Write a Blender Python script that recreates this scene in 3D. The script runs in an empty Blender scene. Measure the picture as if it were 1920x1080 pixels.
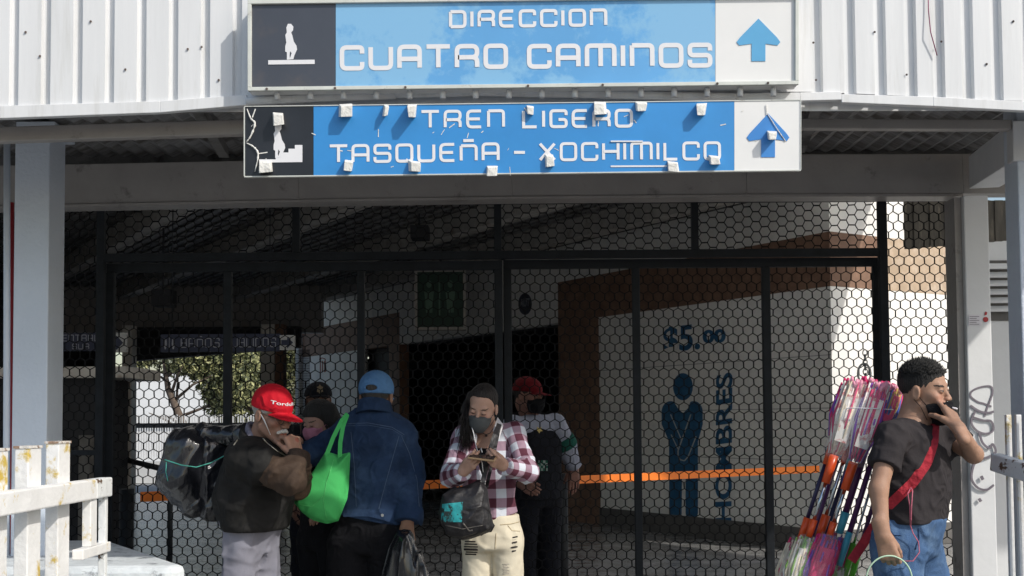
import bpy, bmesh, math, random
import numpy as np
from mathutils import Vector, Matrix
random.seed(7); rng = np.random.default_rng(7)
sc = bpy.context.scene
COL = sc.collection
R = math.radians

# ---------------------------------------------------------------- camera
FPX = 2200.0                                   # focal length in pixels of a 1920 wide frame
PITCH = R(2.6); ROLL = R(0.42)
SHIFT = 250 - FPX * math.tan(PITCH)             # lens shift in pixels: the photograph's verticals hardly converge
CAM = Vector((0, 0, 1.5))
FWD = Vector((0, math.cos(PITCH), math.sin(PITCH)))
UP0 = Vector((0, -math.sin(PITCH), math.cos(PITCH))); RT0 = Vector((1, 0, 0))
CR = RT0 * math.cos(ROLL) - UP0 * math.sin(ROLL)
CU = UP0 * math.cos(ROLL) + RT0 * math.sin(ROLL)
cd = bpy.data.cameras.new('camera'); cam = bpy.data.objects.new('camera', cd); COL.objects.link(cam)
cd.sensor_width = 36; cd.lens = 36 * FPX / 1920; cd.shift_y = SHIFT / 1920; cd.clip_start = .05; cd.clip_end = 600
cam.matrix_world = Matrix(((CR.x, CU.x, -FWD.x, CAM.x), (CR.y, CU.y, -FWD.y, CAM.y), (CR.z, CU.z, -FWD.z, CAM.z), (0, 0, 0, 1)))
sc.camera = cam

def W(px, py, Y):
    """point at depth Y seen at pixel px,py of the 1920x1080 photograph"""
    r = CR * ((px - 960) / FPX) + CU * ((540 + SHIFT - py) / FPX) + FWD
    return CAM + r * (Y / r.y)

# ---------------------------------------------------------------- light
SUN = Vector((0.80, -0.66, 0.86)).normalized()
world = bpy.data.worlds.new('World'); sc.world = world; world.use_nodes = True
wn = world.node_tree; bg = wn.nodes['Background']
sky = wn.nodes.new('ShaderNodeTexSky'); sky.sky_type = 'NISHITA'; sky.sun_disc = False
sky.sun_elevation = math.asin(SUN.z); sky.sun_rotation = math.atan2(SUN.x, SUN.y)
sky.air_density = 1.2; sky.dust_density = 2.0
wn.links.new(sky.outputs[0], bg.inputs[0]); bg.inputs[1].default_value = 0.15
sd = bpy.data.lights.new('sun', 'SUN'); sd.energy = 3.2; sd.angle = R(0.8); sd.color = (1.0, .955, .88)
sun = bpy.data.objects.new('sun', sd); COL.objects.link(sun)
sun.rotation_euler = SUN.to_track_quat('Z', 'Y').to_euler(); sun.location = (6, -6, 9)
sc.view_settings.view_transform = 'Standard'; sc.view_settings.look = 'None'
sc.view_settings.exposure = 0.0; sc.view_settings.gamma = 1.0
sc.render.engine = 'CYCLES'
sc.cycles.use_denoising = True
try: sc.cycles.denoiser = 'OPENIMAGEDENOISE'
except Exception: pass
sc.cycles.max_bounces = 8; sc.cycles.diffuse_bounces = 5; sc.cycles.glossy_bounces = 3
sc.cycles.transmission_bounces = 6; sc.cycles.transparent_max_bounces = 10
sc.cycles.sample_clamp_indirect = 6

# ---------------------------------------------------------------- materials
MATS = {}
def mat(name, col, rough=.6, var=.12, scale=6, bump=0., bscale=40, metal=0., dirt=None, dscale=3, dlo=.55, dhi=.7,
        stretch=None, coat=0., attr=None, spec=None, alpha=None, trans=0., sheen=0., crease=0., cscale=11):
    """principled material: base colour broken up by noise, optional dirt patches and bump"""
    if name in MATS: return MATS[name]
    m = bpy.data.materials.new(name); m.use_nodes = True; nt = m.node_tree; N = nt.nodes; L = nt.links
    b = N['Principled BSDF']
    tc = N.new('ShaderNodeTexCoord'); vec = tc.outputs['Object']
    if stretch:
        mp = N.new('ShaderNodeMapping'); mp.inputs['Scale'].default_value = stretch; L.new(vec, mp.inputs[0]); vec = mp.outputs[0]
    n1 = N.new('ShaderNodeTexNoise'); n1.inputs['Scale'].default_value = scale; n1.inputs['Detail'].default_value = 6
    n1.inputs['Roughness'].default_value = .62; L.new(vec, n1.inputs['Vector'])
    mr = N.new('ShaderNodeMapRange'); mr.inputs[1].default_value = .3; mr.inputs[2].default_value = .7
    mr.inputs[3].default_value = 1 - var; mr.inputs[4].default_value = 1 + var; L.new(n1.outputs[0], mr.inputs[0])
    mx = N.new('ShaderNodeVectorMath'); mx.operation = 'SCALE'; L.new(mr.outputs[0], mx.inputs['Scale'])
    if attr:
        at = N.new('ShaderNodeAttribute'); at.attribute_name = attr; L.new(at.outputs['Color'], mx.inputs[0])
    else: mx.inputs[0].default_value = col[:3]
    out = mx.outputs[0]
    if dirt:
        n2 = N.new('ShaderNodeTexNoise'); n2.inputs['Scale'].default_value = dscale; n2.inputs['Detail'].default_value = 9
        n2.inputs['Roughness'].default_value = .7; L.new(vec, n2.inputs['Vector'])
        m2 = N.new('ShaderNodeMapRange'); m2.inputs[1].default_value = dlo; m2.inputs[2].default_value = dhi; L.new(n2.outputs[0], m2.inputs[0])
        mc = N.new('ShaderNodeMixRGB'); L.new(m2.outputs[0], mc.inputs[0]); L.new(out, mc.inputs[1]); mc.inputs[2].default_value = (*dirt, 1)
        out = mc.outputs[0]
    L.new(out, b.inputs['Base Color'])
    b.inputs['Roughness'].default_value = rough; b.inputs['Metallic'].default_value = metal
    b.inputs['Coat Weight'].default_value = coat
    if sheen: b.inputs['Sheen Weight'].default_value = sheen
    if spec is not None: b.inputs['Specular IOR Level'].default_value = spec
    if trans: b.inputs['Transmission Weight'].default_value = trans
    if alpha is not None: b.inputs['Alpha'].default_value = alpha
    if bump:
        n3 = N.new('ShaderNodeTexNoise'); n3.inputs['Scale'].default_value = bscale; n3.inputs['Detail'].default_value = 5; L.new(vec, n3.inputs['Vector'])
        bp = N.new('ShaderNodeBump'); bp.inputs['Strength'].default_value = bump; bp.inputs['Distance'].default_value = .01
        L.new(n3.outputs[0], bp.inputs['Height']); L.new(bp.outputs[0], b.inputs['Normal'])
        if crease:
            n4 = N.new('ShaderNodeTexNoise'); n4.inputs['Scale'].default_value = cscale; n4.inputs['Detail'].default_value = 2.5; n4.inputs['Distortion'].default_value = 1.6
            n4.noise_type = 'RIDGED_MULTIFRACTAL'; n4.normalize = True; L.new(tc.outputs['Object'], n4.inputs['Vector'])
            b2 = N.new('ShaderNodeBump'); b2.inputs['Strength'].default_value = crease; b2.inputs['Distance'].default_value = .03
            L.new(n4.outputs[0], b2.inputs['Height']); L.new(b2.outputs[0], bp.inputs['Normal'])
    MATS[name] = m
    return m

def plaid_mat():
    m = bpy.data.materials.new('plaid_cotton'); m.use_nodes = True; N = m.node_tree.nodes; L = m.node_tree.links
    b = N['Principled BSDF']; b.inputs['Roughness'].default_value = .85
    at = N.new('ShaderNodeAttribute'); at.attribute_name = 'cloth'
    sp = N.new('ShaderNodeSeparateXYZ'); L.new(at.outputs['Vector'], sp.inputs[0])
    w = []
    for k in (0, 1):
        a = N.new('ShaderNodeMath'); a.operation = 'FRACT'; mu = N.new('ShaderNodeMath'); mu.operation = 'MULTIPLY'; mu.inputs[1].default_value = 1 / .088
        L.new(sp.outputs[k], mu.inputs[0]); L.new(mu.outputs[0], a.inputs[0])
        g = N.new('ShaderNodeMath'); g.operation = 'GREATER_THAN'; g.inputs[1].default_value = .5; L.new(a.outputs[0], g.inputs[0]); w.append(g)
    s = N.new('ShaderNodeMath'); s.operation = 'ADD'; L.new(w[0].outputs[0], s.inputs[0]); L.new(w[1].outputs[0], s.inputs[1])
    h = N.new('ShaderNodeMath'); h.operation = 'MULTIPLY'; h.inputs[1].default_value = .5; L.new(s.outputs[0], h.inputs[0])
    cr = N.new('ShaderNodeValToRGB'); cr.color_ramp.interpolation = 'CONSTANT'
    e = cr.color_ramp.elements; e[0].position = 0; e[0].color = (.60, .63, .70, 1); e[1].position = .35; e[1].color = (.32, .21, .27, 1)
    x = e.new(.8); x.color = (.085, .016, .034, 1)
    L.new(h.outputs[0], cr.inputs[0]); L.new(cr.outputs[0], b.inputs['Base Color'])
    tc = N.new('ShaderNodeTexCoord'); n3 = N.new('ShaderNodeTexNoise'); n3.inputs['Scale'].default_value = 45; L.new(tc.outputs['Object'], n3.inputs['Vector'])
    bp = N.new('ShaderNodeBump'); bp.inputs['Strength'].default_value = .35; bp.inputs['Distance'].default_value = .008
    L.new(n3.outputs[0], bp.inputs['Height']); L.new(bp.outputs[0], b.inputs['Normal'])
    return m

white_paint = mat('white_paint', (.70, .71, .72), .5, .05, 3, .12, 25, dirt=(.34, .31, .27), dscale=5, dlo=.66, dhi=.8)
clad_paint = mat('cladding_paint', (.70, .71, .72), .45, .05, 2, .10, 9, dirt=(.52, .52, .50), dscale=3.5, dlo=.52, dhi=.80, stretch=(4, 3, .35))
post_paint = mat('post_paint', (.62, .68, .76), .42, .05, 3, .35, 60, dirt=(.3, .3, .3), dscale=9, dlo=.72, dhi=.78)
beam_paint = mat('beam_paint', (.33, .31, .295), .45, .10, 4, .25, 40, dirt=(.10, .09, .085), dscale=6, dlo=.6, dhi=.76)
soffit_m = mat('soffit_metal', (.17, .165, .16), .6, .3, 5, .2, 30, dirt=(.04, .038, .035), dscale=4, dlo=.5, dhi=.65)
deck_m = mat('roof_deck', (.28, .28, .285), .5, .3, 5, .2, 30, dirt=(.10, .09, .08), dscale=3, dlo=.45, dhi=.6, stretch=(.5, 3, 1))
black_steel = mat('black_steel', (.010, .0125, .016), .6, .35, 14, .2, 60, dirt=(.07, .07, .07), dscale=22, dlo=.72, dhi=.77, spec=.25)
mesh_steel = mat('mesh_steel', (.008, .008, .009), .7, .4, 20, spec=.12)
red_paint = mat('red_paint', (.42, .025, .03), .5, .2, 20)
orange_p = mat('orange_paint', (.85, .20, .015), .5, .08, 10, dirt=(.35, .1, .02), dscale=12, dlo=.66, dhi=.72)
concrete = mat('concrete', (.36, .36, .35), .85, .2, 7, .6, 30, dirt=(.14, .14, .13), dscale=4, dlo=.5, dhi=.7)
paint_conc = mat('painted_concrete', (.66, .70, .72), .7, .14, 8, .7, 22, dirt=(.2, .22, .24), dscale=9, dlo=.55, dhi=.65)

# ---------------------------------------------------------------- mesh helpers
def tag(o, label=None, cat=None, group=None, kind=None):
    if label: o['label'] = label
    if cat: o['category'] = cat
    if group: o['group'] = group
    if kind: o['kind'] = kind
    return o
def link(name, me, m=None, parent=None, smooth=False):
    o = bpy.data.objects.new(name, me); COL.objects.link(o)
    if m is not None:
        for q in (m if isinstance(m, (list, tuple)) else [m]): me.materials.append(q)
    if parent is not None:
        o.parent = parent; o.matrix_parent_inverse = parent.matrix_world.inverted() if parent.type != 'EMPTY' else Matrix.Translation(-Vector(parent.location))
    if smooth:
        me.polygons.foreach_set('use_smooth', [True] * len(me.polygons))
    return o
def empty(name, loc, label=None, cat=None, group=None, kind=None):
    o = bpy.data.objects.new(name, None); o.location = Vector(loc); o.empty_display_size = .1; COL.objects.link(o)
    return tag(o, label, cat, group, kind)

class MB:
    """collects shapes, builds ONE mesh object"""
    def __init__(s): s.bm = bmesh.new(); s.mi = 0
    def quad(s, pts, mi=None):
        f = s.bm.faces.new([s.bm.verts.new(Vector(p)) for p in pts]); f.material_index = s.mi if mi is None else mi; return s
    def hexa(s, a, b):
        """a, b: two quads of 4 points joined into a solid"""
        va = [s.bm.verts.new(Vector(p)) for p in a]; vb = [s.bm.verts.new(Vector(p)) for p in b]; n = len(va)
        fs = [s.bm.faces.new(va[::-1]), s.bm.faces.new(vb)]
        for i in range(n): fs.append(s.bm.faces.new((va[i], va[(i + 1) % n], vb[(i + 1) % n], vb[i])))
        for f in fs: f.material_index = s.mi
        return s
    def box(s, lo, hi, rz=0, piv=None):
        x0, y0, z0 = lo; x1, y1, z1 = hi
        a = [Vector(p) for p in ((x0, y0, z0), (x1, y0, z0), (x1, y1, z0), (x0, y1, z0))]
        b = [p + Vector((0, 0, z1 - z0)) for p in a]
        if rz:
            pv = Vector(piv) if piv is not None else (a[0] + a[2]) / 2
            q = Matrix.Rotation(rz, 3, 'Z'); a = [q @ (p - pv) + pv for p in a]; b = [q @ (p - pv) + pv for p in b]
        return s.hexa(a, b)
    def bar(s, p, q, w, h, up=(0, 0, 1)):
        """box section from p to q; w across, h along up"""
        p = Vector(p); q = Vector(q); d = (q - p).normalized(); u = Vector(up)
        x = d.cross(u).normalized() * (w / 2); u = x.cross(d).normalized() * (h / 2)
        c = [(-1, -1), (1, -1), (1, 1), (-1, 1)]
        return s.hexa([p + x * i + u * j for i, j in c], [q + x * i + u * j for i, j in c])
    def prism(s, pts, off):
        o = Vector(off); return s.hexa([Vector(p) for p in pts], [Vector(p) + o for p in pts])
    def tube(s, pts, r, n=8, closed=False, cap=True):
        pts = [Vector(p) for p in pts]; m = len(pts); rr = r if isinstance(r, (list, tuple)) else [r] * m
        rings = []; ref = None
        for i, p in enumerate(pts):
            d = (pts[(i + 1) % m] - pts[i - 1]) if closed else (pts[min(i + 1, m - 1)] - pts[max(i - 1, 0)])
            d = d.normalized() if d.length > 1e-9 else Vector((0, 0, 1))
            if ref is None: ref = d.orthogonal().normalized()
            x = (ref - d * ref.dot(d)); x = x.normalized() if x.length > 1e-6 else d.orthogonal().normalized(); ref = x; y = d.cross(x)
            rings.append([s.bm.verts.new(p + (x * math.cos(2 * math.pi * k / n) + y * math.sin(2 * math.pi * k / n)) * rr[i]) for k in range(n)])
        for i in range(m if closed else m - 1):
            a, b = rings[i], rings[(i + 1) % m]
            for k in range(n):
                f = s.bm.faces.new((a[k], a[(k + 1) % n], b[(k + 1) % n], b[k])); f.material_index = s.mi; f.smooth = True
        if cap and not closed:
            s.bm.faces.new(rings[0][::-1]).material_index = s.mi; s.bm.faces.new(rings[-1]).material_index = s.mi
        return s
    def build(s, name, m, parent=None, bevel=0, smooth=False):
        me = bpy.data.meshes.new(name); bmesh.ops.recalc_face_normals(s.bm, faces=s.bm.faces); s.bm.to_mesh(me); s.bm.free()
        o = link(name, me, m, parent, smooth)
        if bevel:
            b = o.modifiers.new('bevel', 'BEVEL'); b.width = bevel; b.segments = 2; b.limit_method = 'ANGLE'; b.angle_limit = R(40)
        return o

def np_mesh(name, V, F, m=None, parent=None, smooth=True):
    me = bpy.data.meshes.new(name); V = np.asarray(V, dtype=np.float32); F = np.asarray(F, dtype=np.int32)
    me.vertices.add(len(V)); me.vertices.foreach_set('co', V.ravel())
    k = F.shape[1]; me.loops.add(F.size); me.loops.foreach_set('vertex_index', F.ravel())
    me.polygons.add(len(F)); me.polygons.foreach_set('loop_start', np.arange(0, F.size, k, dtype=np.int32))
    me.polygons.foreach_set('loop_total', np.full(len(F), k, dtype=np.int32)); me.update(calc_edges=True); me.validate()
    return link(name, me, m, parent, smooth)

def set_attr(o, name, vals):
    """per-vertex colour-like attribute, vals (n,3)"""
    a = o.data.attributes.new(name, 'FLOAT_COLOR', 'POINT')
    v = np.ones((len(vals), 4), dtype=np.float32); v[:, :3] = vals; a.data.foreach_set('color', v.ravel())

# stroke lettering ------------------------------------------------
r_ = .24
GL = {  # glyph: (width, [(closed, points, radius)])
 'C': (1, [(0, [(1, .30), (1, 0), (0, 0), (0, 1), (1, 1), (1, .70)], r_)]),
 'U': (1, [(0, [(0, 1), (0, 0), (1, 0), (1, 1)], r_)]),
 'A': (1, [(0, [(0, 0), (0, 1), (1, 1), (1, 0)], r_), (0, [(0, .42), (1, .42)], 0)]),
 'T': (1, [(0, [(-.08, 1), (1.08, 1)], 0), (0, [(.5, 1), (.5, 0)], 0)]),
 'R': (1, [(0, [(0, 0), (0, 1), (1, 1), (1, .47), (.05, .47)], .26), (0, [(.45, .47), (1, .47), (1, 0)], .26)]),
 'O': (1, [(1, [(0, 0), (0, 1), (1, 1), (1, 0)], r_)]),
 'M': (1.35, [(0, [(0, 0), (0, 1), (1.35, 1), (1.35, 0)], .2), (0, [(.675, 1), (.675, 0)], 0)]),
 'I': (0.02, [(0, [(0, 0), (0, 1)], 0)]),
 'N': (1, [(0, [(0, 0), (0, 1)], 0), (0, [(0, 1), (1, 1), (1, 0)], .2)]),
 'S': (1, [(0, [(1, .72), (1, 1), (0, 1), (0, .5), (1, .5), (1, 0), (0, 0), (0, .28)], .2)]),
 'E': (.9, [(0, [(.9, 1), (0, 1), (0, 0), (.9, 0)], .3), (0, [(0, .5), (.82, .5)], 0)]),
 'D': (1, [(0, [(0, 0), (0, 1)], 0), (0, [(0, 1), (1, 1), (1, 0), (0, 0)], .26)]),
 'L': (.85, [(0, [(0, 1), (0, 0), (.85, 0)], .0)]),
 'G': (1, [(0, [(1, .72), (1, 1), (0, 1), (0, 0), (1, 0), (1, .45), (.5, .45)], .2)]),
 'H': (1, [(0, [(0, 0), (0, 1)], 0), (0, [(1, 0), (1, 1)], 0), (0, [(0, .5), (1, .5)], 0)]),
 'X': (1, [(0, [(0, 0), (1, 1)], 0), (0, [(0, 1), (1, 0)], 0)]),
 'Q': (1, [(1, [(0, 0), (0, 1), (1, 1), (1, 0)], r_), (0, [(.6, .1), (.95, -.16)], 0)]),
 'Ñ': (1, [(0, [(0, 0), (0, .9)], 0), (0, [(0, .9), (1, .9), (1, 0)], .2), (0, [(.15, 1.22), (.85, 1.22)], 0)]),
 '-': (.75, [(0, [(0, .5), (.75, .5)], 0)]),
 'B': (.95, [(1, [(0, 0), (0, 1), (.9, 1), (.95, 0)], .18), (0, [(0, .5), (.9, .5)], 0)]),
 'P': (1, [(0, [(0, 0), (0, 1), (1, 1), (1, .45), (.05, .45)], .2)]),
 'Ú': (1, [(0, [(0, 1), (0, 0), (1, 0), (1, 1)], r_), (0, [(.4, 1.15), (.7, 1.35)], 0)]),
}
def round_path(pts, rad, closed):
    P = [Vector((a, b, 0)) for a, b in pts]; n = len(P); out = []
    for i, p in enumerate(P):
        if (not closed and i in (0, n - 1)) or rad == 0: out.append(p); continue
        a = (P[i - 1] - p); b = (P[(i + 1) % n] - p); r = min(rad, a.length * .49, b.length * .49); a.normalize(); b.normalize()
        if abs(a.dot(b)) > .999: out.append(p); continue
        p0 = p + a * r; p2 = p + b * r
        for k in range(6):
            t = k / 5; out.append((1 - t) ** 2 * p0 + 2 * t * (1 - t) * (p * .42 + (p0 + p2) * .29 if 0 else p) + t * t * p2)
    return out
def stroke(mb, pts, t, closed, fn, thick):
    """flat ribbon of width t along 2-D pts; fn maps (u,v,depth) to a world point"""
    n = len(pts); Ls = []; Rs = []
    for i in range(n):
        a = pts[i - 1] if (closed or i) else None; c = pts[(i + 1) % n] if (closed or i < n - 1) else None; b = pts[i]
        d1 = (b - a).normalized() if a is not None else None; d2 = (c - b).normalized() if c is not None else None
        if d1 is None: d1 = d2
        if d2 is None: d2 = d1
        n1 = Vector((-d1.y, d1.x, 0)); n2 = Vector((-d2.y, d2.x, 0)); m = (n1 + n2)
        m = m.normalized() if m.length > .1 else n1; s = t / 2 / max(.5, m.dot(n1))
        Ls.append(b + m * s); Rs.append(b - m * s)
    for i in range(n if closed else n - 1):
        j = (i + 1) % n; q = [Ls[i], Ls[j], Rs[j], Rs[i]]
        mb.hexa([fn(p.x, p.y, 0) for p in q], [fn(p.x, p.y, thick) for p in q])
def text_strokes(mb, txt, p0, p1, hgt, Y, t=.17, thick=.0006, gap=.30, nrm=Vector((0, -1, 0)), word=1.0):
    """lettering on a wall: baseline from p0 to p1 (world), height hgt (world)"""
    ws = [GL[c][0] if c != ' ' else word for c in txt]; tw = t / (1 - t)
    tot = sum(ws) + (gap + tw) * (len(txt) - 1) + tw
    p0 = Vector(p0); p1 = Vector(p1); ux = (p1 - p0) / tot; uz = nrm.cross(ux).normalized() * hgt * (1 - t); 
    if uz.z < 0: uz = -uz
    sx = ux.length; x = tw / 2; asp = (hgt * (1 - t)) / sx
    for c, w in zip(txt, ws):
        if c != ' ':
            for si, (cl, pts, rad) in enumerate(GL[c][1]):
                P = round_path([(a, b * asp) for a, b in pts], rad, cl)
                def fn(u, v, d, x=x, si=si): return p0 + ux * (x + u) + uz * ((v + tw / 2 * asp) / asp) + nrm * (.0005 + d + si * .0004 * (1 if d else -.2))
                stroke(mb, P, tw * min(1, asp) if asp < 1 else tw, cl, fn, thick)
        x += w + gap + tw
def font_text(name, txt, m, parent, origin, xdir, zdir, size, ext=.002, bold=0., sx=1., spacing=1.):
    cu = bpy.data.curves.new(name, 'FONT'); cu.body = txt; cu.size = 1; cu.extrude = ext / size / 2; cu.offset = bold; cu.space_character = spacing
    o = bpy.data.objects.new(name, cu); COL.objects.link(o); dg = bpy.context.evaluated_depsgraph_get()
    me = bpy.data.meshes.new_from_object(o.evaluated_get(dg)); bpy.data.objects.remove(o)
    x = Vector(xdir).normalized(); z = Vector(zdir).normalized(); nn = x.cross(z)
    M = Matrix(((x.x * sx * size, z.x * size, nn.x * size, origin[0]), (x.y * sx * size, z.y * size, nn.y * size, origin[1]), (x.z * sx * size, z.z * size, nn.z * size, origin[2]), (0, 0, 0, 1)))
    me.transform(M); me.materials.clear()
    return link(name, me, m, parent)
# ================================================================ SETTING
def onplane(px, py, P0, n):
    r = CR * ((px - 960) / FPX) + CU * ((540 + SHIFT - py) / FPX) + FWD
    return CAM + r * ((Vector(P0) - CAM).dot(n) / r.dot(n))

# ground: one sheet to the horizon, pavement in front, station floor
mb = MB(); mb.quad([(-300, -60, -.012), (300, -60, -.012), (300, 500, -.012), (-300, 500, -.012)])
tag(mb.build('ground', concrete), kind='structure')
floor_m = mat('polished_floor', (.25, .25, .25), .26, .3, 2.5, .15, 14, dirt=(.13, .13, .13), dscale=3, dlo=.45, dhi=.62)
mb = MB(); mb.quad([(-9, 6.2, -.004), (7, 6.2, -.004), (7, 26, -.004), (-12, 26, -.004)])
tag(mb.build('station_floor', floor_m), kind='structure')
pave_m = mat('pavement', (.17, .17, .165), .85, .2, 5, .5, 24, dirt=(.12, .12, .115), dscale=3)
mb = MB(); mb.box((-7, -8, -.10), (7, 6.19, 0.0)); tag(mb.build('pavement', pave_m), kind='structure')

# ---- station canopy: ribbed cladding, flashing, deck, beams, posts
YF = 4.5
canopy = empty('station_canopy', (0, 5.4, 2.8), 'white ribbed metal canopy of the station entrance carried on grey posts and a long beam', 'canopy')
mb = MB()
ZT = 3.95
def botz(x):     # lower edge of the ribs, read off the photograph
    px = 960 + x * FPX / YF
    py = np.interp(px, [-200, 0, 440, 520, 950, 1480, 1540, 1900, 2300], [206, 203, 191, 178, 166, 172, 172, 188, 200])
    return W(px, py, YF).z
def rib_strip(x0, x1, y0, y1):
    n = max(1, int((x1 - x0) / .2))
    mb.quad([(x0, y0, botz(x0)), (x1, y1, botz(x1)), (x1, y1, ZT), (x0, y0, ZT)])
xs = []
g = [18 + 60.6 * k for k in range(-8, 8)] + [503 + 59 * k for k in range(0, 17)] + [1543, 1606, 1664, 1722, 1775, 1830, 1885] + [1942 + 57 * k for k in range(13)]
prev = None
for px in g:
    xc = (px - 960) / FPX * YF; hw = .0135 if px < 1500 else .0185
    if prev is not None: rib_strip(prev, xc - hw - .005, YF, YF)
    rib_strip(xc - hw - .005, xc - hw, YF, YF + .021); rib_strip(xc - hw, xc + hw, YF + .021, YF + .021); rib_strip(xc + hw, xc + hw + .005, YF + .021, YF)
    prev = xc + hw + .005
X1 = prev
mb.quad([(-3.9, YF + .05, botz(-3.9)), (X1, YF + .05, botz(X1)), (X1, YF + .05, ZT), (-3.9, YF + .05, ZT)])
mb.build('ribbed_cladding', clad_paint, canopy)
# flashing strips under the ribs
for pts in ([(-150, 216, 12), (0, 210, 12), (300, 200, 11), (462, 187, 10)], [(1372, 182, 7), (1500, 181, 8), (1578, 179, 8)], [(1578, 184, 8), (1750, 190, 9), (1925, 199, 9), (2300, 210, 9)]):
    mb = MB(); V = []
    for (a, b, h), (c, d, k) in zip(pts[:-1], pts[1:]):
        p = W(a, b, YF - .012); q = W(c, d, YF - .012); s1 = h / FPX * YF; s2 = k / FPX * YF
        mb.hexa([p + Vector((0, 0, -s1)), q + Vector((0, 0, -s2)), q + Vector((0, 0, s2)), p + Vector((0, 0, s1))],
                [p + Vector((0, .03, -s1)), q + Vector((0, .03, -s2)), q + Vector((0, .03, s2)), p + Vector((0, .03, s1))])
    mb.build('flashing', clad_paint, canopy, bevel=.002)
mb = MB()
for pts, r in (([(462, 190), (600, 183), (742, 178)], .016), ([(742, 176), (900, 172), (1100, 176), (1378, 183)], .017)):
    mb.tube([W(a, b, YF - .01) for a, b in pts], r, 8)
mb.build('sagging_pipe', clad_paint, canopy)
# soffit, purlins, roof deck, main beam
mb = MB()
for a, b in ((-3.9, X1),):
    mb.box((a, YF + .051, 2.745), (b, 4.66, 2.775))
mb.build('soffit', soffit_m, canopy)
mb = MB(); mb.bar(W(-120, 258, 4.72), W(462, 240, 4.72), .05, .06); mb.build('purlin', beam_paint, canopy, bevel=.004)
mb = MB(); mb.bar(W(1490, 234, 5.0), W(1893, 236, 5.0), .05, .042); mb.build('purlin', beam_paint, canopy, bevel=.004)
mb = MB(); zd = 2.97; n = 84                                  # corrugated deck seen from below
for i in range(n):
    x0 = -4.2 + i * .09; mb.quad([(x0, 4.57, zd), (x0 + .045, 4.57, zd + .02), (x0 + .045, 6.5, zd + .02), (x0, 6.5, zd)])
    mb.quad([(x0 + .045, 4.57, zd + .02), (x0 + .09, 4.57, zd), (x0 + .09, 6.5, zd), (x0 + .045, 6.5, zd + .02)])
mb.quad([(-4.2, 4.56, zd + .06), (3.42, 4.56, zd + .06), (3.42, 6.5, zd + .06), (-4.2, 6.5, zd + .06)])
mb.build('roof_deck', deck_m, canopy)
def beam_seg(pts, Y, h, d):
    mb = MB(); 
    for (a, b), (c, e) in zip(pts[:-1], pts[1:]):
        p = W(a, b, Y); q = W(c, e, Y)
        mb.hexa([p, q, q + Vector((0, 0, h)), p + Vector((0, 0, h))], [p + Vector((0, d, 0)), q + Vector((0, d, 0)), q + Vector((0, d, h)), p + Vector((0, d, h))])
    return mb
YB = 6.2
beam_seg([(-60, 386), (120, 383), (560, 374), (960, 368), (1400, 364), (1806, 363), (2000, 362)], YB, .215, .12).build('main_beam', beam_paint, canopy, bevel=.004)
beam_seg([(-60, 391), (120, 388), (560, 379), (960, 373), (1400, 369), (1806, 368)], YB - .01, .013, .14).build('beam_flange', beam_paint, canopy)
# raking beams at both ends and one rafter
mb = MB(); a = W(1806, 340, 6.15); mb.bar(W(1845, 322, 6.1), W(1935, 262, 4.95), .15, .17); mb.build('raking_beam', white_paint, canopy, bevel=.004)
for px0, px1 in ((330, 420), (985, 1010), (1560, 1500)):
    mb = MB(); p = W(px0, 270, 4.7); q = W(px1, 300, 6.15); p.z = q.z = 2.93; mb.bar(p, q, .05, .05); mb.build('rafter', soffit_m, canopy)
# posts
def post(x0, x1, y0, y1, ztop, m=post_paint):
    mb = MB(); mb.box((x0, y0, 0), (x1, y1, ztop)); return mb.build('post', m, canopy, bevel=.006)
xl = lambda px, Y: (px - 960) / FPX * Y
post(xl(22, 5.6), xl(88, 5.6), 5.6, 5.80, W(60, 246, 5.6).z)
mb = MB(); mb.box((xl(20, 5.55), 5.57, W(60, 250, 5.6).z), (xl(93, 5.55), 5.84, W(60, 246, 5.6).z + .04)); mb.build('post_cap', post_paint, canopy, bevel=.004)
post(xl(1815, 6.0), xl(1862, 6.0), 6.0, 6.19, W(1840, 366, 6.0).z, white_paint)
post(2.18, 2.32, 5.0, 5.14, 2.85, post_paint)
mb = MB(); mb.box((xl(1799, 6.02), 6.03, 0), (xl(1814.5, 6.0), 6.17, W(1806, 368, 6).z)); mb.build('post_trim', beam_paint, canopy)
# closing panel between the low canopy and the higher concourse roof
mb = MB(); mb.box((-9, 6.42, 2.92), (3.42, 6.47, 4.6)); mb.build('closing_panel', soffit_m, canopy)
# marks on the right post: notice, sticker, graffiti tag
paper = mat('paper', (.72, .70, .74), .8, .05, 10); grey_ink = mat('grey_spray', (.17, .15, .18), .7, .2, 30)
def plq(name, pts, Y, m, parent=None, th=.002):
    mb = MB(); mb.prism([W(a, b, Y) for a, b in pts], (0, -th, 0)); return mb.build(name, m, parent)
nt_ = plq('notice', [(1816, 590), (1840, 590), (1840, 610), (1816, 611)], 5.998, paper)
mb = MB()
for k in range(5): mb.prism([W(1818, 593 + k * 3.6, 5.9955), W(1836 - (k % 2) * 5, 593 + k * 3.6, 5.9955), W(1836 - (k % 2) * 5, 594 + k * 3.6, 5.9955), W(1818, 594 + k * 3.6, 5.9955)], (0, -.0008, 0))
mb.build('printed_lines', grey_ink, nt_)
tag(nt_, 'small white printed notice stuck on the right grey post', 'notice')
mb = MB(); mb.mi = 0
mb.prism([W(1848 + 5 * math.cos(t), 599 + 5 * math.sin(t), 5.998) for t in np.linspace(0, 5.8, 12)], (0, -.0015, 0))
mb.prism([W(1846, 592, 5.998), W(1850, 590, 5.998), W(1851, 586, 5.998), W(1848, 584, 5.998), W(1846, 587, 5.998)], (0, -.0015, 0))
tag(mb.build('sticker', red_paint), 'tiny red round sticker beside the white notice on the right post', 'sticker')
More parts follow.
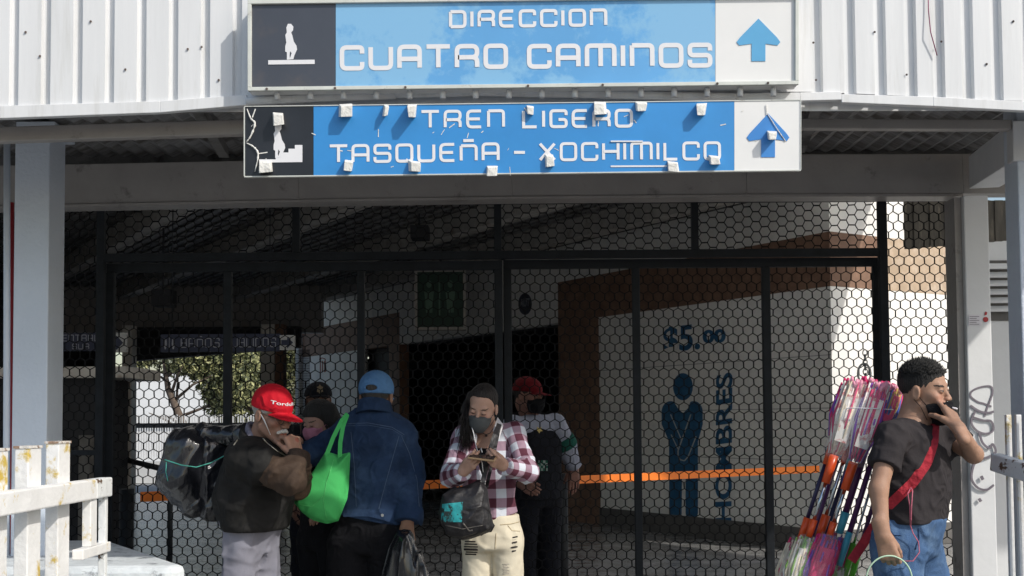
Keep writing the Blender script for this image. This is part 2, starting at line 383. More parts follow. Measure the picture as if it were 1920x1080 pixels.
def spline(pts, n=7):
    if len(pts) < 3: return pts
    o = []; q = [pts[0]] + list(pts) + [pts[-1]]
    for a, b, c, d in zip(q[:-3], q[1:-2], q[2:-1], q[3:]):
        for k in range(n):
            t = k / n; o.append(tuple(.5 * (2 * b[i] + (c[i] - a[i]) * t + (2 * a[i] - 5 * b[i] + 4 * c[i] - d[i]) * t * t + (3 * b[i] - a[i] - 3 * c[i] + d[i]) * t ** 3) for i in (0, 1)))
    return o + [tuple(pts[-1])]
def px_stroke(mb, pts, wpx, Y, th=.0012):
    pts = spline(pts)
    for (a, b), (c, d) in zip(pts[:-1], pts[1:]):
        u = Vector((c - a, d - b, 0)); L_ = u.length or 1; n = Vector((-u.y, u.x, 0)) / L_ * wpx / 2; e = u / L_ * wpx * .3
        mb.prism([W(a - e.x + n.x, b - e.y + n.y, Y), W(c + e.x + n.x, d + e.y + n.y, Y), W(c + e.x - n.x, d + e.y - n.y, Y), W(a - e.x - n.x, b - e.y - n.y, Y)], (0, -th * (1 + .02 * len(mb.bm.verts) / 8), 0))
def arcpts(cx, cy, rx, ry, a0, a1, n=14, rot=0):
    o = []
    for t in np.linspace(R(a0), R(a1), n):
        x = rx * math.cos(t); y = ry * math.sin(t); o.append((cx + x * math.cos(rot) - y * math.sin(rot), cy + x * math.sin(rot) + y * math.cos(rot)))
    return o
mb = MB()
px_stroke(mb, [(1858, 762), (1845, 757), (1832, 753), (1820, 743), (1822, 734), (1835, 727), (1853, 724), (1860, 728), (1860, 740), (1852, 762), (1846, 780)], 3.4, 5.998)
px_stroke(mb, [(1820, 761), (1836, 771), (1852, 774), (1862, 772)], 4, 5.996)
px_stroke(mb, [(1828, 772), (1821, 792), (1832, 808), (1850, 813), (1862, 806), (1858, 790), (1842, 788), (1826, 783)], 3.6, 5.994)
px_stroke(mb, [(1836, 812), (1842, 830), (1854, 840), (1861, 833), (1866, 848), (1850, 858), (1832, 862), (1823, 880), (1822, 900), (1834, 915), (1850, 918), (1862, 910)], 3.8, 5.992)
px_stroke(mb, [(1840, 894), (1842, 898)], 5, 5.99); px_stroke(mb, [(1836, 936), (1838, 939)], 5, 5.99)
tag(mb.build('graffiti_tag', grey_ink), 'looping grey spray graffiti scrawled on the sunlit right post', 'graffiti')
# gutter and red pipe by the left post
o = MB().tube([W(13, 240, 5.62), W(13, 600, 5.62), W(11, 1300, 5.62)], .016, 10).build('drain_pipe', post_paint); tag(o, 'thin pale downpipe running up the left side of the left grey post', 'pipe')
o = MB().tube([W(22, 380, 5.7), W(22, 1300, 5.7)], .012, 8).build('red_pipe', red_paint); tag(o, 'thin red pipe squeezed between the left downpipe and the grey post', 'pipe')
# hanging wire on cladding
wire_m = mat('purple_wire', (.25, .05, .12), .5)
o = MB().tube([W(1740, -30, YF - .01), W(1741, 20, YF - .012), W(1745, 60, YF - .02), (W(1757, 104, YF - .012))], .0022, 5).build('loose_wire', wire_m)
tag(o, 'thin dark red wire dangling over the white cladding at upper right', 'wire')

# ---------------------------------------------------------------- signs
blue1 = mat('faded_blue', (.115, .35, .66), .28, .10, 1.2, dirt=(.22, .46, .70), dscale=1.8, dlo=.47, dhi=.53, coat=.3)
blue2 = mat('strong_blue', (.035, .25, .60), .4, .08, 4, dirt=(.12, .34, .66), dscale=9, dlo=.66, dhi=.8)
dark1 = mat('faded_black_panel', (.055, .06, .075), .3, .12, 3, dirt=(.09, .08, .08), dscale=4, dlo=.5, dhi=.7, coat=.3)
dark2 = mat('black_panel', (.015, .017, .022), .35, .3, 8, dirt=(.10, .10, .11), dscale=14, dlo=.68, dhi=.76)
sign_w = mat('sign_white', (.76, .76, .75), .4, .03, 6); tape_m = mat('torn_foam', (.72, .71, .67), .9, .12, 30, .6, 60)
letter_w = mat('letter_white', (.74, .74, .76), .4, .03, 10)
alu = mat('sign_frame', (.60, .62, .58), .45, .1, 10, dirt=(.3, .27, .24), dscale=14, dlo=.62, dhi=.72)
def rect_px(mb, x0, y0, x1, y1, Y, slope, th):
    f = lambda x, y: W(x, y + (x - 980) * slope, Y); mb.prism([f(x0, y1), f(x1, y1), f(x1, y0), f(x0, y0)], (0, th, 0))
sl = -.0117
s1 = empty('direction_sign', W(980, 165, 4.4), 'large framed blue sign reading DIRECCION CUATRO CAMINOS above the entrance', 'sign')
Y1 = 4.40
mb = MB(); rect_px(mb, 466, -6, 1496, 164, Y1 + .012, sl, .07); mb.build('sign_box', sign_w, s1)
mb = MB(); rect_px(mb, 472, 2, 629, 158, Y1 + .006, sl, .005); mb.build('pictogram_panel', dark1, s1)
mb = MB(); rect_px(mb, 629.6, 2, 1341, 158, Y1 + .006, sl, .005); mb.build('blue_panel', blue1, s1)
mb = MB(); rect_px(mb, 1341.6, 2, 1491, 158, Y1 + .006, sl, .005); mb.build('white_panel', sign_w, s1)
mb = MB()
rect_px(mb, 464, 157, 1498, 164, Y1 - .006, sl, .017); rect_px(mb, 464, -8, 1498, 1, Y1 - .006, sl, .017)
rect_px(mb, 464, 1, 471, 157, Y1 - .006, sl, .017); rect_px(mb, 1491.5, 1, 1498, 157, Y1 - .006, sl, .017)
mb.build('sign_frame', alu, s1, bevel=.0015)
for px in (500, 628, 760, 990, 1130, 1345, 1440): MB().tube([W(px, 161 + (px - 980) * sl, Y1 - .008), W(px, 161 + (px - 980) * sl, Y1 - .016)], .005, 8).build('bolt', mat('rusty_bolt', (.12, .09, .08), .7), s1)
for px in range(520, 1480, 62): MB().tube([W(px, 168 + (px - 980) * sl * .6, 4.44), W(px, 184 + (px - 980) * sl * .6, 4.44)], .011, 8).build('bracket', white_paint, s1)
rsw = random.Random(8)
for px, py in ((48, 60), (75, 105), (170, 40), (235, 130), (352, 92), (378, 88), (410, 150), (1525, 80), (1530, 150), (1640, 60), (1700, 140), (1765, 78), (1850, 120), (1900, 40)):
    MB().tube([W(px, py, YF + .001), W(px, py, YF - .006)], .0045, 7).build('screw', MATS['rusty_bolt'], canopy)
mb = MB(); f1 = lambda x, y: W(x, y, Y1 + .0055)
text_strokes(mb, 'DIRECCION', f1(842, 53.5), f1(1139, 50), 35.5 / FPX * Y1, Y1, t=.185, gap=.26)
mb.build('lettering', letter_w, s1); mb = MB()
text_strokes(mb, 'CUATRO', f1(637, 133), f1(953, 129.5), 49.5 / FPX * Y1, Y1, t=.185, gap=.20)
mb.build('lettering', letter_w, s1); mb = MB()
text_strokes(mb, 'CAMINOS', f1(988, 129.5), f1(1336, 127), 48.5 / FPX * Y1, Y1, t=.185, gap=.20)
mb.build('lettering', letter_w, s1)
def walker(Y, ox, oy, s, feet=True):
    P = [(540, 45), (546, 45), (550, 50), (549.5, 57), (546, 61), (548, 66), (551, 78), (556, 86), (557, 93), (552, 104), (550, 111), (543, 112), (547, 100), (544, 96), (543, 104), (544, 112), (538, 112), (538, 98), (535, 97), (535, 87), (537, 80), (535, 66), (538, 61), (537, 52)]
    return [W(ox + (a - 545) * s, oy + (b - 112) * s, Y) for a, b in P]
mb = MB(); mb.prism(walker(Y1 + .0055, 545, 112, 1.0), (0, -.002, 0)); rect_px(mb, 503, 107.6, 590, 115.6, Y1 + .0055, sl, -.002); mb.build('walking_figure_pictogram', letter_w, s1)
def arrow_up(cx, top, w, h, stem, Y):
    P = [(cx, top), (cx + w * .42, top + h * .44), (cx + w * .5, top + h * .55), (cx + w * .44, top + h * .63), (cx + stem, top + h * .59), (cx + stem, top + h), (cx - stem, top + h), (cx - stem, top + h * .59), (cx - w * .44, top + h * .63), (cx - w * .5, top + h * .55), (cx - w * .42, top + h * .44)]
    return [W(a, b, Y) for a, b in P]
mb = MB(); mb.prism(arrow_up(1422, 35, 82, 80, 13, Y1 + .0055), (0, -.002, 0)); mb.build('arrow', mat('arrow_blue', (.10, .36, .62), .35, .1, 3), s1)

s2 = empty('light_rail_sign', W(980, 330, 4.34), 'battered blue sign reading TREN LIGERO TASQUENA - XOCHIMILCO dotted with torn foam pads', 'sign')
Y2 = 4.34
for nm, x0, x1, m in (('pictogram_panel', 459, 587.6, dark2), ('blue_panel', 588, 1376.6, blue2), ('white_panel', 1377, 1501, sign_w)):
    mb = MB(); rect_px(mb, x0, 194, x1, 324, Y2, sl, .012); mb.build(nm, m, s2)
mb = MB(); rect_px(mb, 458, 192.5, 1502, 194, Y2 - .003, sl, .018); rect_px(mb, 458, 324, 1502, 326, Y2 - .003, sl, .018); rect_px(mb, 457, 194, 459, 324, Y2 - .003, sl, .018); rect_px(mb, 1501, 194, 1502.5, 324, Y2 - .003, sl, .018)
mb.build('sign_frame', alu, s2)
mb = MB(); f2 = lambda x, y: W(x, y, Y2 - .0005)
text_strokes(mb, 'TREN', f2(790, 242), f2(947, 240.5), 36.5 / FPX * Y2, Y2, t=.165, gap=.30)
mb.build('lettering', letter_w, s2); mb = MB()
text_strokes(mb, 'LIGERO', f2(979, 241), f2(1187, 239.5), 36.5 / FPX * Y2, Y2, t=.165, gap=.26)
mb.build('lettering', letter_w, s2); mb = MB()
text_strokes(mb, 'TASQUEÑA', f2(618, 307), f2(937, 303), 37 / FPX * Y2, Y2, t=.165, gap=.26)
mb.build('lettering', letter_w, s2); mb = MB()
text_strokes(mb, '-', f2(961, 302), f2(987, 302), 33 / FPX * Y2, Y2, t=.17)
mb.build('lettering', letter_w, s2); mb = MB()
text_strokes(mb, 'XOCHIMILCO', f2(1010, 303), f2(1352, 301), 37 / FPX * Y2, Y2, t=.165, gap=.26)
mb.build('lettering', letter_w, s2); mb = MB(); rect_px(mb, 1145, 311, 1250, 314, Y2 - .0005, sl * .3, -.0015); rect_px(mb, 1145, 264, 1205, 266.5, Y2 - .0005, 0, -.004)
mb.build('tape_strip', letter_w, s2)
mb = MB(); P = walker(Y2 - .0005, 523, 296, .98); mb.prism(P, (0, -.002, 0))
S = [(486, 305), (567, 304), (567, 272), (553, 272), (553, 279), (541, 279), (541, 286), (529, 286), (529, 292), (517, 293), (517, 299), (486, 299)]
mb.prism([W(a, b, Y2 - .0005) for a, b in S[::-1]], (0, -.0016, 0)); mb.build('stair_climbing_pictogram', letter_w, s2)
mb = MB(); mb.prism(arrow_up(1440, 213, 80, 82, 13, Y2 - .0005), (0, -.002, 0)); mb.build('arrow', mat('arrow_blue_strong', (.04, .22, .58), .4, .1, 6), s2)
rs = random.Random(3)
def chip(px, py, w, h, dep, tilt):
    mb = MB(); c = [(-w / 2, -h / 2), (w / 2, -h / 2 + rs.uniform(-3, 3)), (w / 2 + rs.uniform(-4, 3), h / 2), (-w / 2 + rs.uniform(-3, 3), h / 2 + rs.uniform(-3, 3))]
    a = [W(px + x, py + y, Y2 - .001) for x, y in c]
    b = [W(px + x * .85 + tilt * 2, py + y * .85 + 2, Y2 - dep) for x, y in c]
    mb.hexa(a, b); mb.build('torn_foam_pad', tape_m, s2, bevel=.002)
for q in [(648, 207, 25, 23, .045, 1), (724, 206, 9, 20, .035, 1), (773, 208, 18, 24, .055, -1), (994, 206, 14, 18, .02, 0), (1125, 202, 22, 24, .03, -1), (1202, 199, 23, 17, .03, 1), (1316, 205, 20, 22, .04, -1),
          (521, 222, 20, 23, .04, 0), (498, 312, 24, 20, .03, -1), (655, 310, 17, 22, .03, -1), (776, 311, 22, 22, .03, 2), (923, 320, 21, 19, .02, 0), (1029, 300, 16, 22, .02, 1), (1261, 312, 20, 21, .02, 0), (1338, 299, 20, 17, .04, 1), (1447, 253, 19, 16, .045, 1)]:
    chip(*q)
# peeled corner strip and crease on the sign
for seg in ([(463, 204), (470, 222), (478, 232), (470, 255), (462, 266)], [(462, 268), (476, 276), (484, 290), (478, 322)]):
    c = spline(seg, 5); n = len(c); MB().tube([W(a, b, Y2 - .005) for a, b in c], [.0012 + .0042 * abs(math.sin(k * 1.3)) * math.sin(math.pi * (k + .5) / n) for k in range(n)], 5).build('peeling_film', tape_m, s2)
MB().tube([W(1437, 196, Y2 - .004), W(1438, 212, Y2 - .004), (W(1456, 240, Y2 - .006)), W(1473, 265, Y2 - .003)], .0018, 5).build('crease', tape_m, s2)
rs2 = random.Random(12)
for k in range(26):   # scuffs left by old tape
    px, py = rs2.uniform(470, 1490), rs2.uniform(200, 318); a = rs2.uniform(0, 3.1); L_ = rs2.uniform(3, 16)
    q = MB(); px_stroke(q, [(px, py), (px + L_ * math.cos(a), py + L_ * math.sin(a))], rs2.uniform(.8, 2.2), Y2 - .0008, .0004); q.build('scuff', tape_m, s2)
# ---------------------------------------------------------------- hexagon mesh fence and gates
def hexmesh(mb, x0, x1, z0, z1, Y, a=.032, rot=False, w=.0052, d=.004):
    s3 = math.sqrt(3)
    segs = []
    def jit(p):
        k = (round(p[0] * 500), round(p[1] * 500)); h_ = math.sin(k[0] * 12.9898 + k[1] * 78.233) * 43758.5453; h2 = math.sin(k[0] * 39.346 + k[1] * 11.135) * 24634.633
        return (p[0] + ((h_ % 1) - .5) * .0030 + .004 * math.sin(p[1] * 3.1 + p[0] * 1.7), p[1] + ((h2 % 1) - .5) * .0030 + .005 * math.sin(p[0] * 2.3 + p[1] * 1.1))
    if not rot:
        for j in range(int((z1 - z0) / (1.5 * a)) + 3):
            for i in range(int((x1 - x0) / (s3 * a)) + 3):
                cx = x0 + (i + .5 * (j % 2)) * s3 * a - a * .3; cz = z0 + j * 1.5 * a - a * .4
                v = [(cx + s3 / 2 * a, cz - a / 2), (cx + s3 / 2 * a, cz + a / 2), (cx, cz + a), (cx - s3 / 2 * a, cz + a / 2)]
                segs += [(v[0], v[1], 1), (v[1], v[2], 0), (v[2], v[3], 0)]
    else:
        for j in range(int((x1 - x0) / (1.5 * a)) + 3):
            for i in range(int((z1 - z0) / (s3 * a)) + 3):
                cz = z0 + (i + .5 * (j % 2)) * s3 * a - a * .3; cx = x0 + j * 1.5 * a - a * .4
                v = [(cx - a / 2, cz + s3 / 2 * a), (cx + a / 2, cz + s3 / 2 * a), (cx + a, cz), (cx + a / 2, cz - s3 / 2 * a)]
                segs += [(v[0], v[1], 1), (v[1], v[2], 0), (v[2], v[3], 0)]
    for p, q, thick in segs:
        p = jit(p); q = jit(q)
        # clip to the panel
        t0, t1 = 0., 1.; ok = True
        for c, lo, hi in ((0, x0, x1), (1, z0, z1)):
            dlt = q[c] - p[c]
            if abs(dlt) < 1e-9:
                if not lo < p[c] < hi: ok = False
            else:
                u, v_ = sorted(((lo - p[c]) / dlt, (hi - p[c]) / dlt)); t0 = max(t0, u); t1 = min(t1, v_)
        if not ok or t1 - t0 < .05: continue
        A = (p[0] + (q[0] - p[0]) * t0, p[1] + (q[1] - p[1]) * t0); B = (p[0] + (q[0] - p[0]) * t1, p[1] + (q[1] - p[1]) * t1)
        ww = w * (1.25 if thick else .9) / 2; dx = B[0] - A[0]; dz = B[1] - A[1]; L_ = math.hypot(dx, dz) or 1; nx, nz = -dz / L_ * ww, dx / L_ * ww
        yy = Y + (0 if thick else .0012)
        mb.hexa([(A[0] + nx, yy, A[1] + nz), (B[0] + nx, yy, B[1] + nz), (B[0] - nx, yy, B[1] - nz), (A[0] - nx, yy, A[1] - nz)],
                [(A[0] + nx, yy + d, A[1] + nz), (B[0] + nx, yy + d, B[1] + nz), (B[0] - nx, yy + d, B[1] - nz), (A[0] - nx, yy + d, A[1] - nz)])
YG = 6.40
fence = empty('mesh_fence', (0, YG, 0), 'fixed black steel frame round the gates filled with hexagonal wire mesh', 'fence')
def fx(px, Y=YG): return (px - 960) / FPX * Y
def fz(py, Y=YG, px=960): return W(px, py, Y).z
ztop = fz(376); zmid = fz(478)
def vbar(px0, px1, z0, z1, par, Y=YG, dd=.04, m=black_steel, tilt=0, nm='upright'):
    a = fx(px0, Y); b = fx(px1, Y); mb = MB(); mb.box((a, Y - dd / 2, z0), (b, Y + dd / 2, z1)); return mb.build(nm, m, par, bevel=.003)
def hbar(px0, px1, z0, z1, par, Y=YG, dd=.036, m=black_steel, nm='rail'):
    mb = MB(); mb.box((fx(px0, Y), Y - dd / 2, z0), (fx(px1, Y), Y + dd / 2, z1)); return mb.build(nm, m, par, bevel=.003)
hbar(110, 1790, ztop - .02, ztop + .035, fence, nm='top_rail')
hbar(181, 1665, zmid - .022, zmid + .022, fence, nm='middle_rail')
for a, b in ((180, 195), (1652, 1668), (1783, 1798)): vbar(a, b, 0, ztop - .02, fence)
for a, b in ((548, 562), (928, 942), (1300, 1313)): vbar(a, b, zmid + .022, ztop - .02, fence, nm='short_upright')
for a, b in ((195, 548), (562, 928), (942, 1300), (1313, 1652)):
    mb = MB(); hexmesh(mb, fx(a), fx(b), zmid + .02, ztop - .015, YG + .006, rot=True); mb.build('upper_mesh_panel', mesh_steel, fence)
mb = MB(); hexmesh(mb, fx(-60), fx(181), .02, ztop - .015, YG + .006); mb.build('side_mesh_panel', mesh_steel, fence)
mb = MB(); hexmesh(mb, fx(1668), fx(1784), .02, ztop - .015, YG + .006); mb.build('side_mesh_panel', mesh_steel, fence)
hbar(60, 181, fz(848), fz(838), fence)
def gate(x0, x1, bars, Y, zt, label):
    g = empty('mesh_gate', (fx((x0 + x1) / 2, Y), Y, 0), label, 'gate')
    hbar(x0, x1, zt - .05, zt, g, Y, nm='top_rail'); hbar(x0 + 15, x1 - 15, .05, .10, g, Y, nm='bottom_rail')
    for a, b in ((x0, x0 + 15), (x1 - 15, x1)): vbar(a, b, .05, zt - .05, g, Y, nm='stile')
    for a, b in bars: vbar(a, b, .10, zt - .05, g, Y, nm='upright')
    ed = [x0 + 15] + [v for ab in bars for v in ab] + [x1 - 15]
    for a, b in zip(ed[::2], ed[1::2]):
        mb = MB(); hexmesh(mb, fx(a, Y), fx(b, Y), .095, zt - .045, Y + .008); mb.build('mesh_panel', mesh_steel, g)
    return g
g1 = gate(199, 943, [(419, 434), (670, 684)], 6.47, fz(489, 6.47), 'left sliding gate of black steel and hexagonal mesh behind the two bag carriers')
g2 = gate(945, 1655, [(1187, 1201), (1431, 1446)], 6.52, fz(488, 6.52), 'right sliding gate of black steel and hexagonal mesh behind the broom seller')
g1['group'] = g2['group'] = 'sliding mesh gates'
# chain and padlock on the gate
ch = MB(); 
for k in range(9):
    c = Vector((fx(1627), 6.44, fz(700) - k * .026 + .1)); ang = k * 1.57
    ch.tube([c + Vector((math.cos(ang) * .012 * math.cos(t), math.sin(ang) * .012 * math.cos(t), .018 * math.sin(t))) for t in np.linspace(0, 2 * math.pi, 10, endpoint=False)], .0035, 5, closed=True)
ch.tube([Vector((fx(1625), 6.44, fz(705))) + Vector((.035 * math.cos(t), 0, .055 * math.sin(t))) for t in np.linspace(0, 2 * math.pi, 18, endpoint=False)], .006, 6, closed=True)
tag(ch.build('gate_chain', mat('chain_steel', (.3, .3, .3), .35, metal=.8)), 'steel chain looped through the right gate behind the brooms', 'chain')

# ---------------------------------------------------------------- concourse behind: skewed 31.5 degrees
O_ = Vector((3.60, 13.19, 0)); D_ = Vector((-.5225, .8526, 0)); E_ = Vector((.8526, .5225, 0))
def LB(s, t, z): return O_ + D_ * s + E_ * t + Vector((0, 0, z))
def lbox(mb, s0, s1, t0, t1, z0, z1):
    return mb.hexa([LB(s0, t0, z0), LB(s1, t0, z0), LB(s1, t1, z0), LB(s0, t1, z0)], [LB(s0, t0, z1), LB(s1, t0, z1), LB(s1, t1, z1), LB(s0, t1, z1)])
wall_in = mat('restroom_white', (.86, .845, .81), .75, .07, 4, .2, 30, dirt=(.68, .68, .67), dscale=2, dlo=.5, dhi=.7)
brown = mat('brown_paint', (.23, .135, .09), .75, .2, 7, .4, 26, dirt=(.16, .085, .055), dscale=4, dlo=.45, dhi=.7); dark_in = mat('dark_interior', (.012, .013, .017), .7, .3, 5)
plinth = mat('dark_plinth', (.11, .105, .10), .7, .2, 6)
B = empty('restroom_building', LB(0, 0, 0), 'white and brown public toilet building with HOMBRES painted on its long wall', 'building')
mb = MB()
lbox(mb, 0, 4.47, 0, .2, .25, 3.0); lbox(mb, 11.5, 16.1, 0, .2, 0, 3.0) if 0 else None
lbox(mb, 12.95, 16.1, 0, .2, 0, 3.0)
lbox(mb, 5.52, 11.04, 0, .2, 3.0, 4.16); lbox(mb, 0, 5.52, 0, .2, 3.62, 4.16); lbox(mb, 11.04, 16.1, 0, .2, 3.62, 4.16)
lbox(mb, 0, .2, .2, 9, .25, 3.0); lbox(mb, 0, .2, .2, 9, 3.62, 4.16)
mb.build('wall', wall_in, B)
mb = MB()
lbox(mb, 11.04, 16.1, -.004, .2, 3.0, 3.62); lbox(mb, 11.04, 11.5, -.004, .2, 0, 3.0); mb.build('brown_surround', brown, B); mb = MB(); lbox(mb, -.004, 5.524, -.004, .2, 3.0, 3.62); lbox(mb, 4.47, 5.524, -.004, .2, 0, 3.0)
lbox(mb, 0 - .004, .2, .2, .95, 3.0, 3.62)
mb.build('brown_band', brown, B)
mb = MB(); lbox(mb, 0 - .004, .2, .95, 9, 3.0, 3.62); mb.build('sunlit_band', mat('sunlit_tan', (.46, .35, .25), .8, .15, 6, .4, 26, dirt=(.6, .5, .4), dscale=5, dlo=.5, dhi=.7), B)  # sunlit stretch of the brown band, sunlight put into its paler colour
mb = MB(); lbox(mb, -.03, 4.46, -.03, .2, 0, .25); lbox(mb, -.03, .2, .2, 9, 0, .25); mb.build('plinth', plinth, B)
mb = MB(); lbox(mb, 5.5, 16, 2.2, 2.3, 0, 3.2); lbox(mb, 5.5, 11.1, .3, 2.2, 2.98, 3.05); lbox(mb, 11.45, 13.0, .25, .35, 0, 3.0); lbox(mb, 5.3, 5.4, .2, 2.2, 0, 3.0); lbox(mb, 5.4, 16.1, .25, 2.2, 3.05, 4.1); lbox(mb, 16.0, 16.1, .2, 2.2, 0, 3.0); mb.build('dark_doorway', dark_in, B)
mb = MB(); lbox(mb, 0, 16.2, 0.0, 9, 4.165, 4.24); mb.build('roof', soffit_m, B)
# block joints as fine grooves
mb = MB()
for z in (1.02, 1.62, 2.22): lbox(mb, .01, 4.46, -.0025, 0, z, z + .008)
mb.build('block_joint', mat('joint', (.28, .28, .28), .8), B)
wall_p = LB(0, 0, 0); wn_ = E_
def wp(px, py, o=.003): 
    return onplane(px, py, wall_p, wn_) - E_ * o
paint_blue = mat('painted_blue', (.015, .10, .22), .6, .15, 8, dirt=(.04, .16, .3), dscale=6, dlo=.5, dhi=.7)
def wpoly(mb, pts, o=.003, th=.002): mb.prism([wp(a, b, o) for a, b in pts], E_ * (-th))
mb = MB()
wpoly(mb, arcpts(1281, 725, 18.5, 25.5, 0, 360, 26)[:-1])
body = [(1281, 775)] + [(1291, 765)] + arcpts(1301, 772, 17, 20, -110, 0, 8) + [(1318, 795), (1309, 828), (1309, 955)] + arcpts(1297.5, 962, 11.5, 13, 0, 180, 8) + [(1286, 892), (1279, 892)] + arcpts(1267, 962, 11.5, 13, 0, 180, 8) + [(1255, 828), (1241, 795)] + arcpts(1258, 772, 17, 20, 180, 290, 8) + [(1271, 765)]
wpoly(mb, body); mb.build('figure_mural', paint_blue, B)
mb = MB()
def wline(pts, w):
    for (a, b), (c, d) in zip(pts[:-1], pts[1:]):
        u = Vector((c - a, d - b, 0)); n = Vector((-u.y, u.x, 0)).normalized() * w / 2; wpoly(mb, [(a + n.x, b + n.y), (c + n.x, d + n.y), (c - n.x, d - n.y), (a - n.x, b - n.y)], .0055, .001)
wline([(1258, 777), (1279, 826)], 1.8); wline([(1259, 815), (1272, 842)], 1.8); wline([(1296, 777), (1272, 845), (1272, 855), (1276, 862), (1284, 864), (1291, 856), (1306, 818)], 2.2)
mb.build('mural_outline', mat('pale_line', (.5, .52, .52), .7), B)
def wall_text(txt, px, py0, py1, px2, m, bold, name, vert=False, spacing=1.0):
    """size text so it spans the px/py box on the wall"""
    if vert:
        p = wp(px, py0); q = wp(px, py1); x = (q - p).normalized(); z = -(E_.cross(Vector((0, 0, 1)))).normalized()
        return p, q, x, z
# vertical HOMBRES
def text_box(name, txt, P0, P1, Hv, m, parent, bold=.03, ext=.002, nrm=None):
    """text from P0 to P1 along the baseline, cap height vector Hv"""
    cu = bpy.data.curves.new(name, 'FONT'); cu.body = txt; cu.size = 1; cu.extrude = .001; cu.offset = bold
    o = bpy.data.objects.new(name, cu); COL.objects.link(o); dg = bpy.context.evaluated_depsgraph_get()
    me = bpy.data.meshes.new_from_object(o.evaluated_get(dg)); bpy.data.objects.remove(o); me.materials.clear()
    co = np.empty(len(me.vertices) * 3, dtype=np.float32); me.vertices.foreach_get('co', co); co = co.reshape(-1, 3)
    lo = co.min(0); hi = co.max(0); u = (co[:, 0] - lo[0]) / (hi[0] - lo[0]); v = (co[:, 1] - lo[1]) / (hi[1] - lo[1]); w = (co[:, 2] - lo[2]) / max(1e-9, hi[2] - lo[2])
    P0 = np.array(P0); X = np.array(P1) - P0; H = np.array(Hv); nn = np.array(nrm) if nrm is not None else np.cross(X, H) / np.linalg.norm(np.cross(X, H))
    V = P0 + u[:, None] * X + v[:, None] * H + (w * ext)[:, None] * nn
    me.vertices.foreach_set('co', V.astype(np.float32).ravel()); me.update()
    return link(name, me, m, parent)
text_box('painted_word_HOMBRES'.lower(), 'HOMBRES', wp(1372, 980), wp(1374, 697), wp(1341, 981) - wp(1372, 980), paint_blue, B, .025)
text_box('painted_price', '$5.', wp(1244, 668), wp(1313, 662), wp(1244, 614) - wp(1244, 668), paint_blue, B, .025)
text_box('painted_price', '00', wp(1318, 644), wp(1361, 642), wp(1318, 619) - wp(1318, 644), paint_blue, B, .04)
# oval logo and little red logo
mb = MB(); mb.prism([wp(a, b) for a, b in arcpts(985, 570, 12.5, 20.5, 0, 360, 20)[:-1]], -E_ * .004); navy = mat('navy', (.012, .018, .045), .5, .15, 8); lg = mb.build('oval_logo', navy, B)
pale = mat('pale_letter', (.3, .32, .36), .6); text_box('logo_lettering', 'AUT', wp(976, 576, .009), wp(994, 574, .009), wp(976, 561, .009) - wp(976, 576, .009), pale, lg, .03)
mb = MB()
for x in (601, 605, 609): wpoly(mb, [(x - 1, 698), (x + 1, 698), (x + 1, 676), (x - 1, 677)])
wline([(599, 674), (604, 671), (610, 673), (611, 697)], 1.8)
mb.build('red_comb_logo', mat('logo_red', (.25, .04, .02), .6), B)

# concourse roof: flat deck on skewed rafters
roof = empty('concourse_roof', (0, 16, 4.3), 'dark concourse roof with skewed rafters high behind the gates', 'roof')
mb = MB()
xr = lambda Y: 5.22 + .613 * (12.15 - Y)
def deckpiece(ya, yb_, m, nm, za=4.34, zb=4.42):
    q = MB(); q.hexa([(-14, ya, za), (xr(ya), ya, za), (xr(yb_), yb_, za), (-14, yb_, za)], [(-14, ya, zb), (xr(ya), ya, zb), (xr(yb_), yb_, zb), (-14, yb_, zb)]); return q.build(nm, m, roof)
mb.bm.free(); deckpiece(6.5, 6.9, deck_m, 'deck'); deckpiece(13.2, 26, deck_m, 'deck')
fill_sheet_m = bpy.data.materials.new('translucent_sheet'); fill_sheet_m.use_nodes = True; nt = fill_sheet_m.node_tree; nt.nodes.clear(); ou = nt.nodes.new('ShaderNodeOutputMaterial'); tl = nt.nodes.new('ShaderNodeBsdfTranslucent'); tl.inputs[0].default_value = (.84, .80, .72, 1); nt.links.new(tl.outputs[0], ou.inputs[0])
mb = MB(); mb.quad([(-14, 6.9, 4.38), (xr(6.9), 6.9, 4.38), (xr(13.2), 13.2, 4.38), (-14, 13.2, 4.38)]); mb.build('added_fill_sheet', fill_sheet_m, roof)  # translucent sheet added out of view to brighten the concourse
mb = MB()
for k in range(150):
    p = Vector((-22 + k * .2, 25.4, 4.325)); q = p + Vector((-.613 * -18.8, -18.8, 0)) 
    if p.x < xr(25.4) - .2: mb.bar(q, p, .07, .03)
mb.build('deck_ribs', deck_m, roof)
raf = mat('rafter_paint', (.50, .48, .45), .5, .2, 4, dirt=(.22, .17, .13), dscale=5)
for a_ in (-1.2, 1.6, 4.6, 6.6, 9.0, 10.9):
    Yn, Yf = 6.6, 25.5; mb = MB(); mb.bar((a_ - .613 * Yn, Yn, 4.18), (a_ - .613 * Yf, Yf, 4.18), .16, .28); mb.build('rafter', raf, roof)
    mb = MB(); mb.bar((a_ - .613 * Yn + .13, Yn, 4.06), (a_ - .613 * Yf + .13, Yf, 4.06), .05, .05); mb.build('conduit', raf, roof)
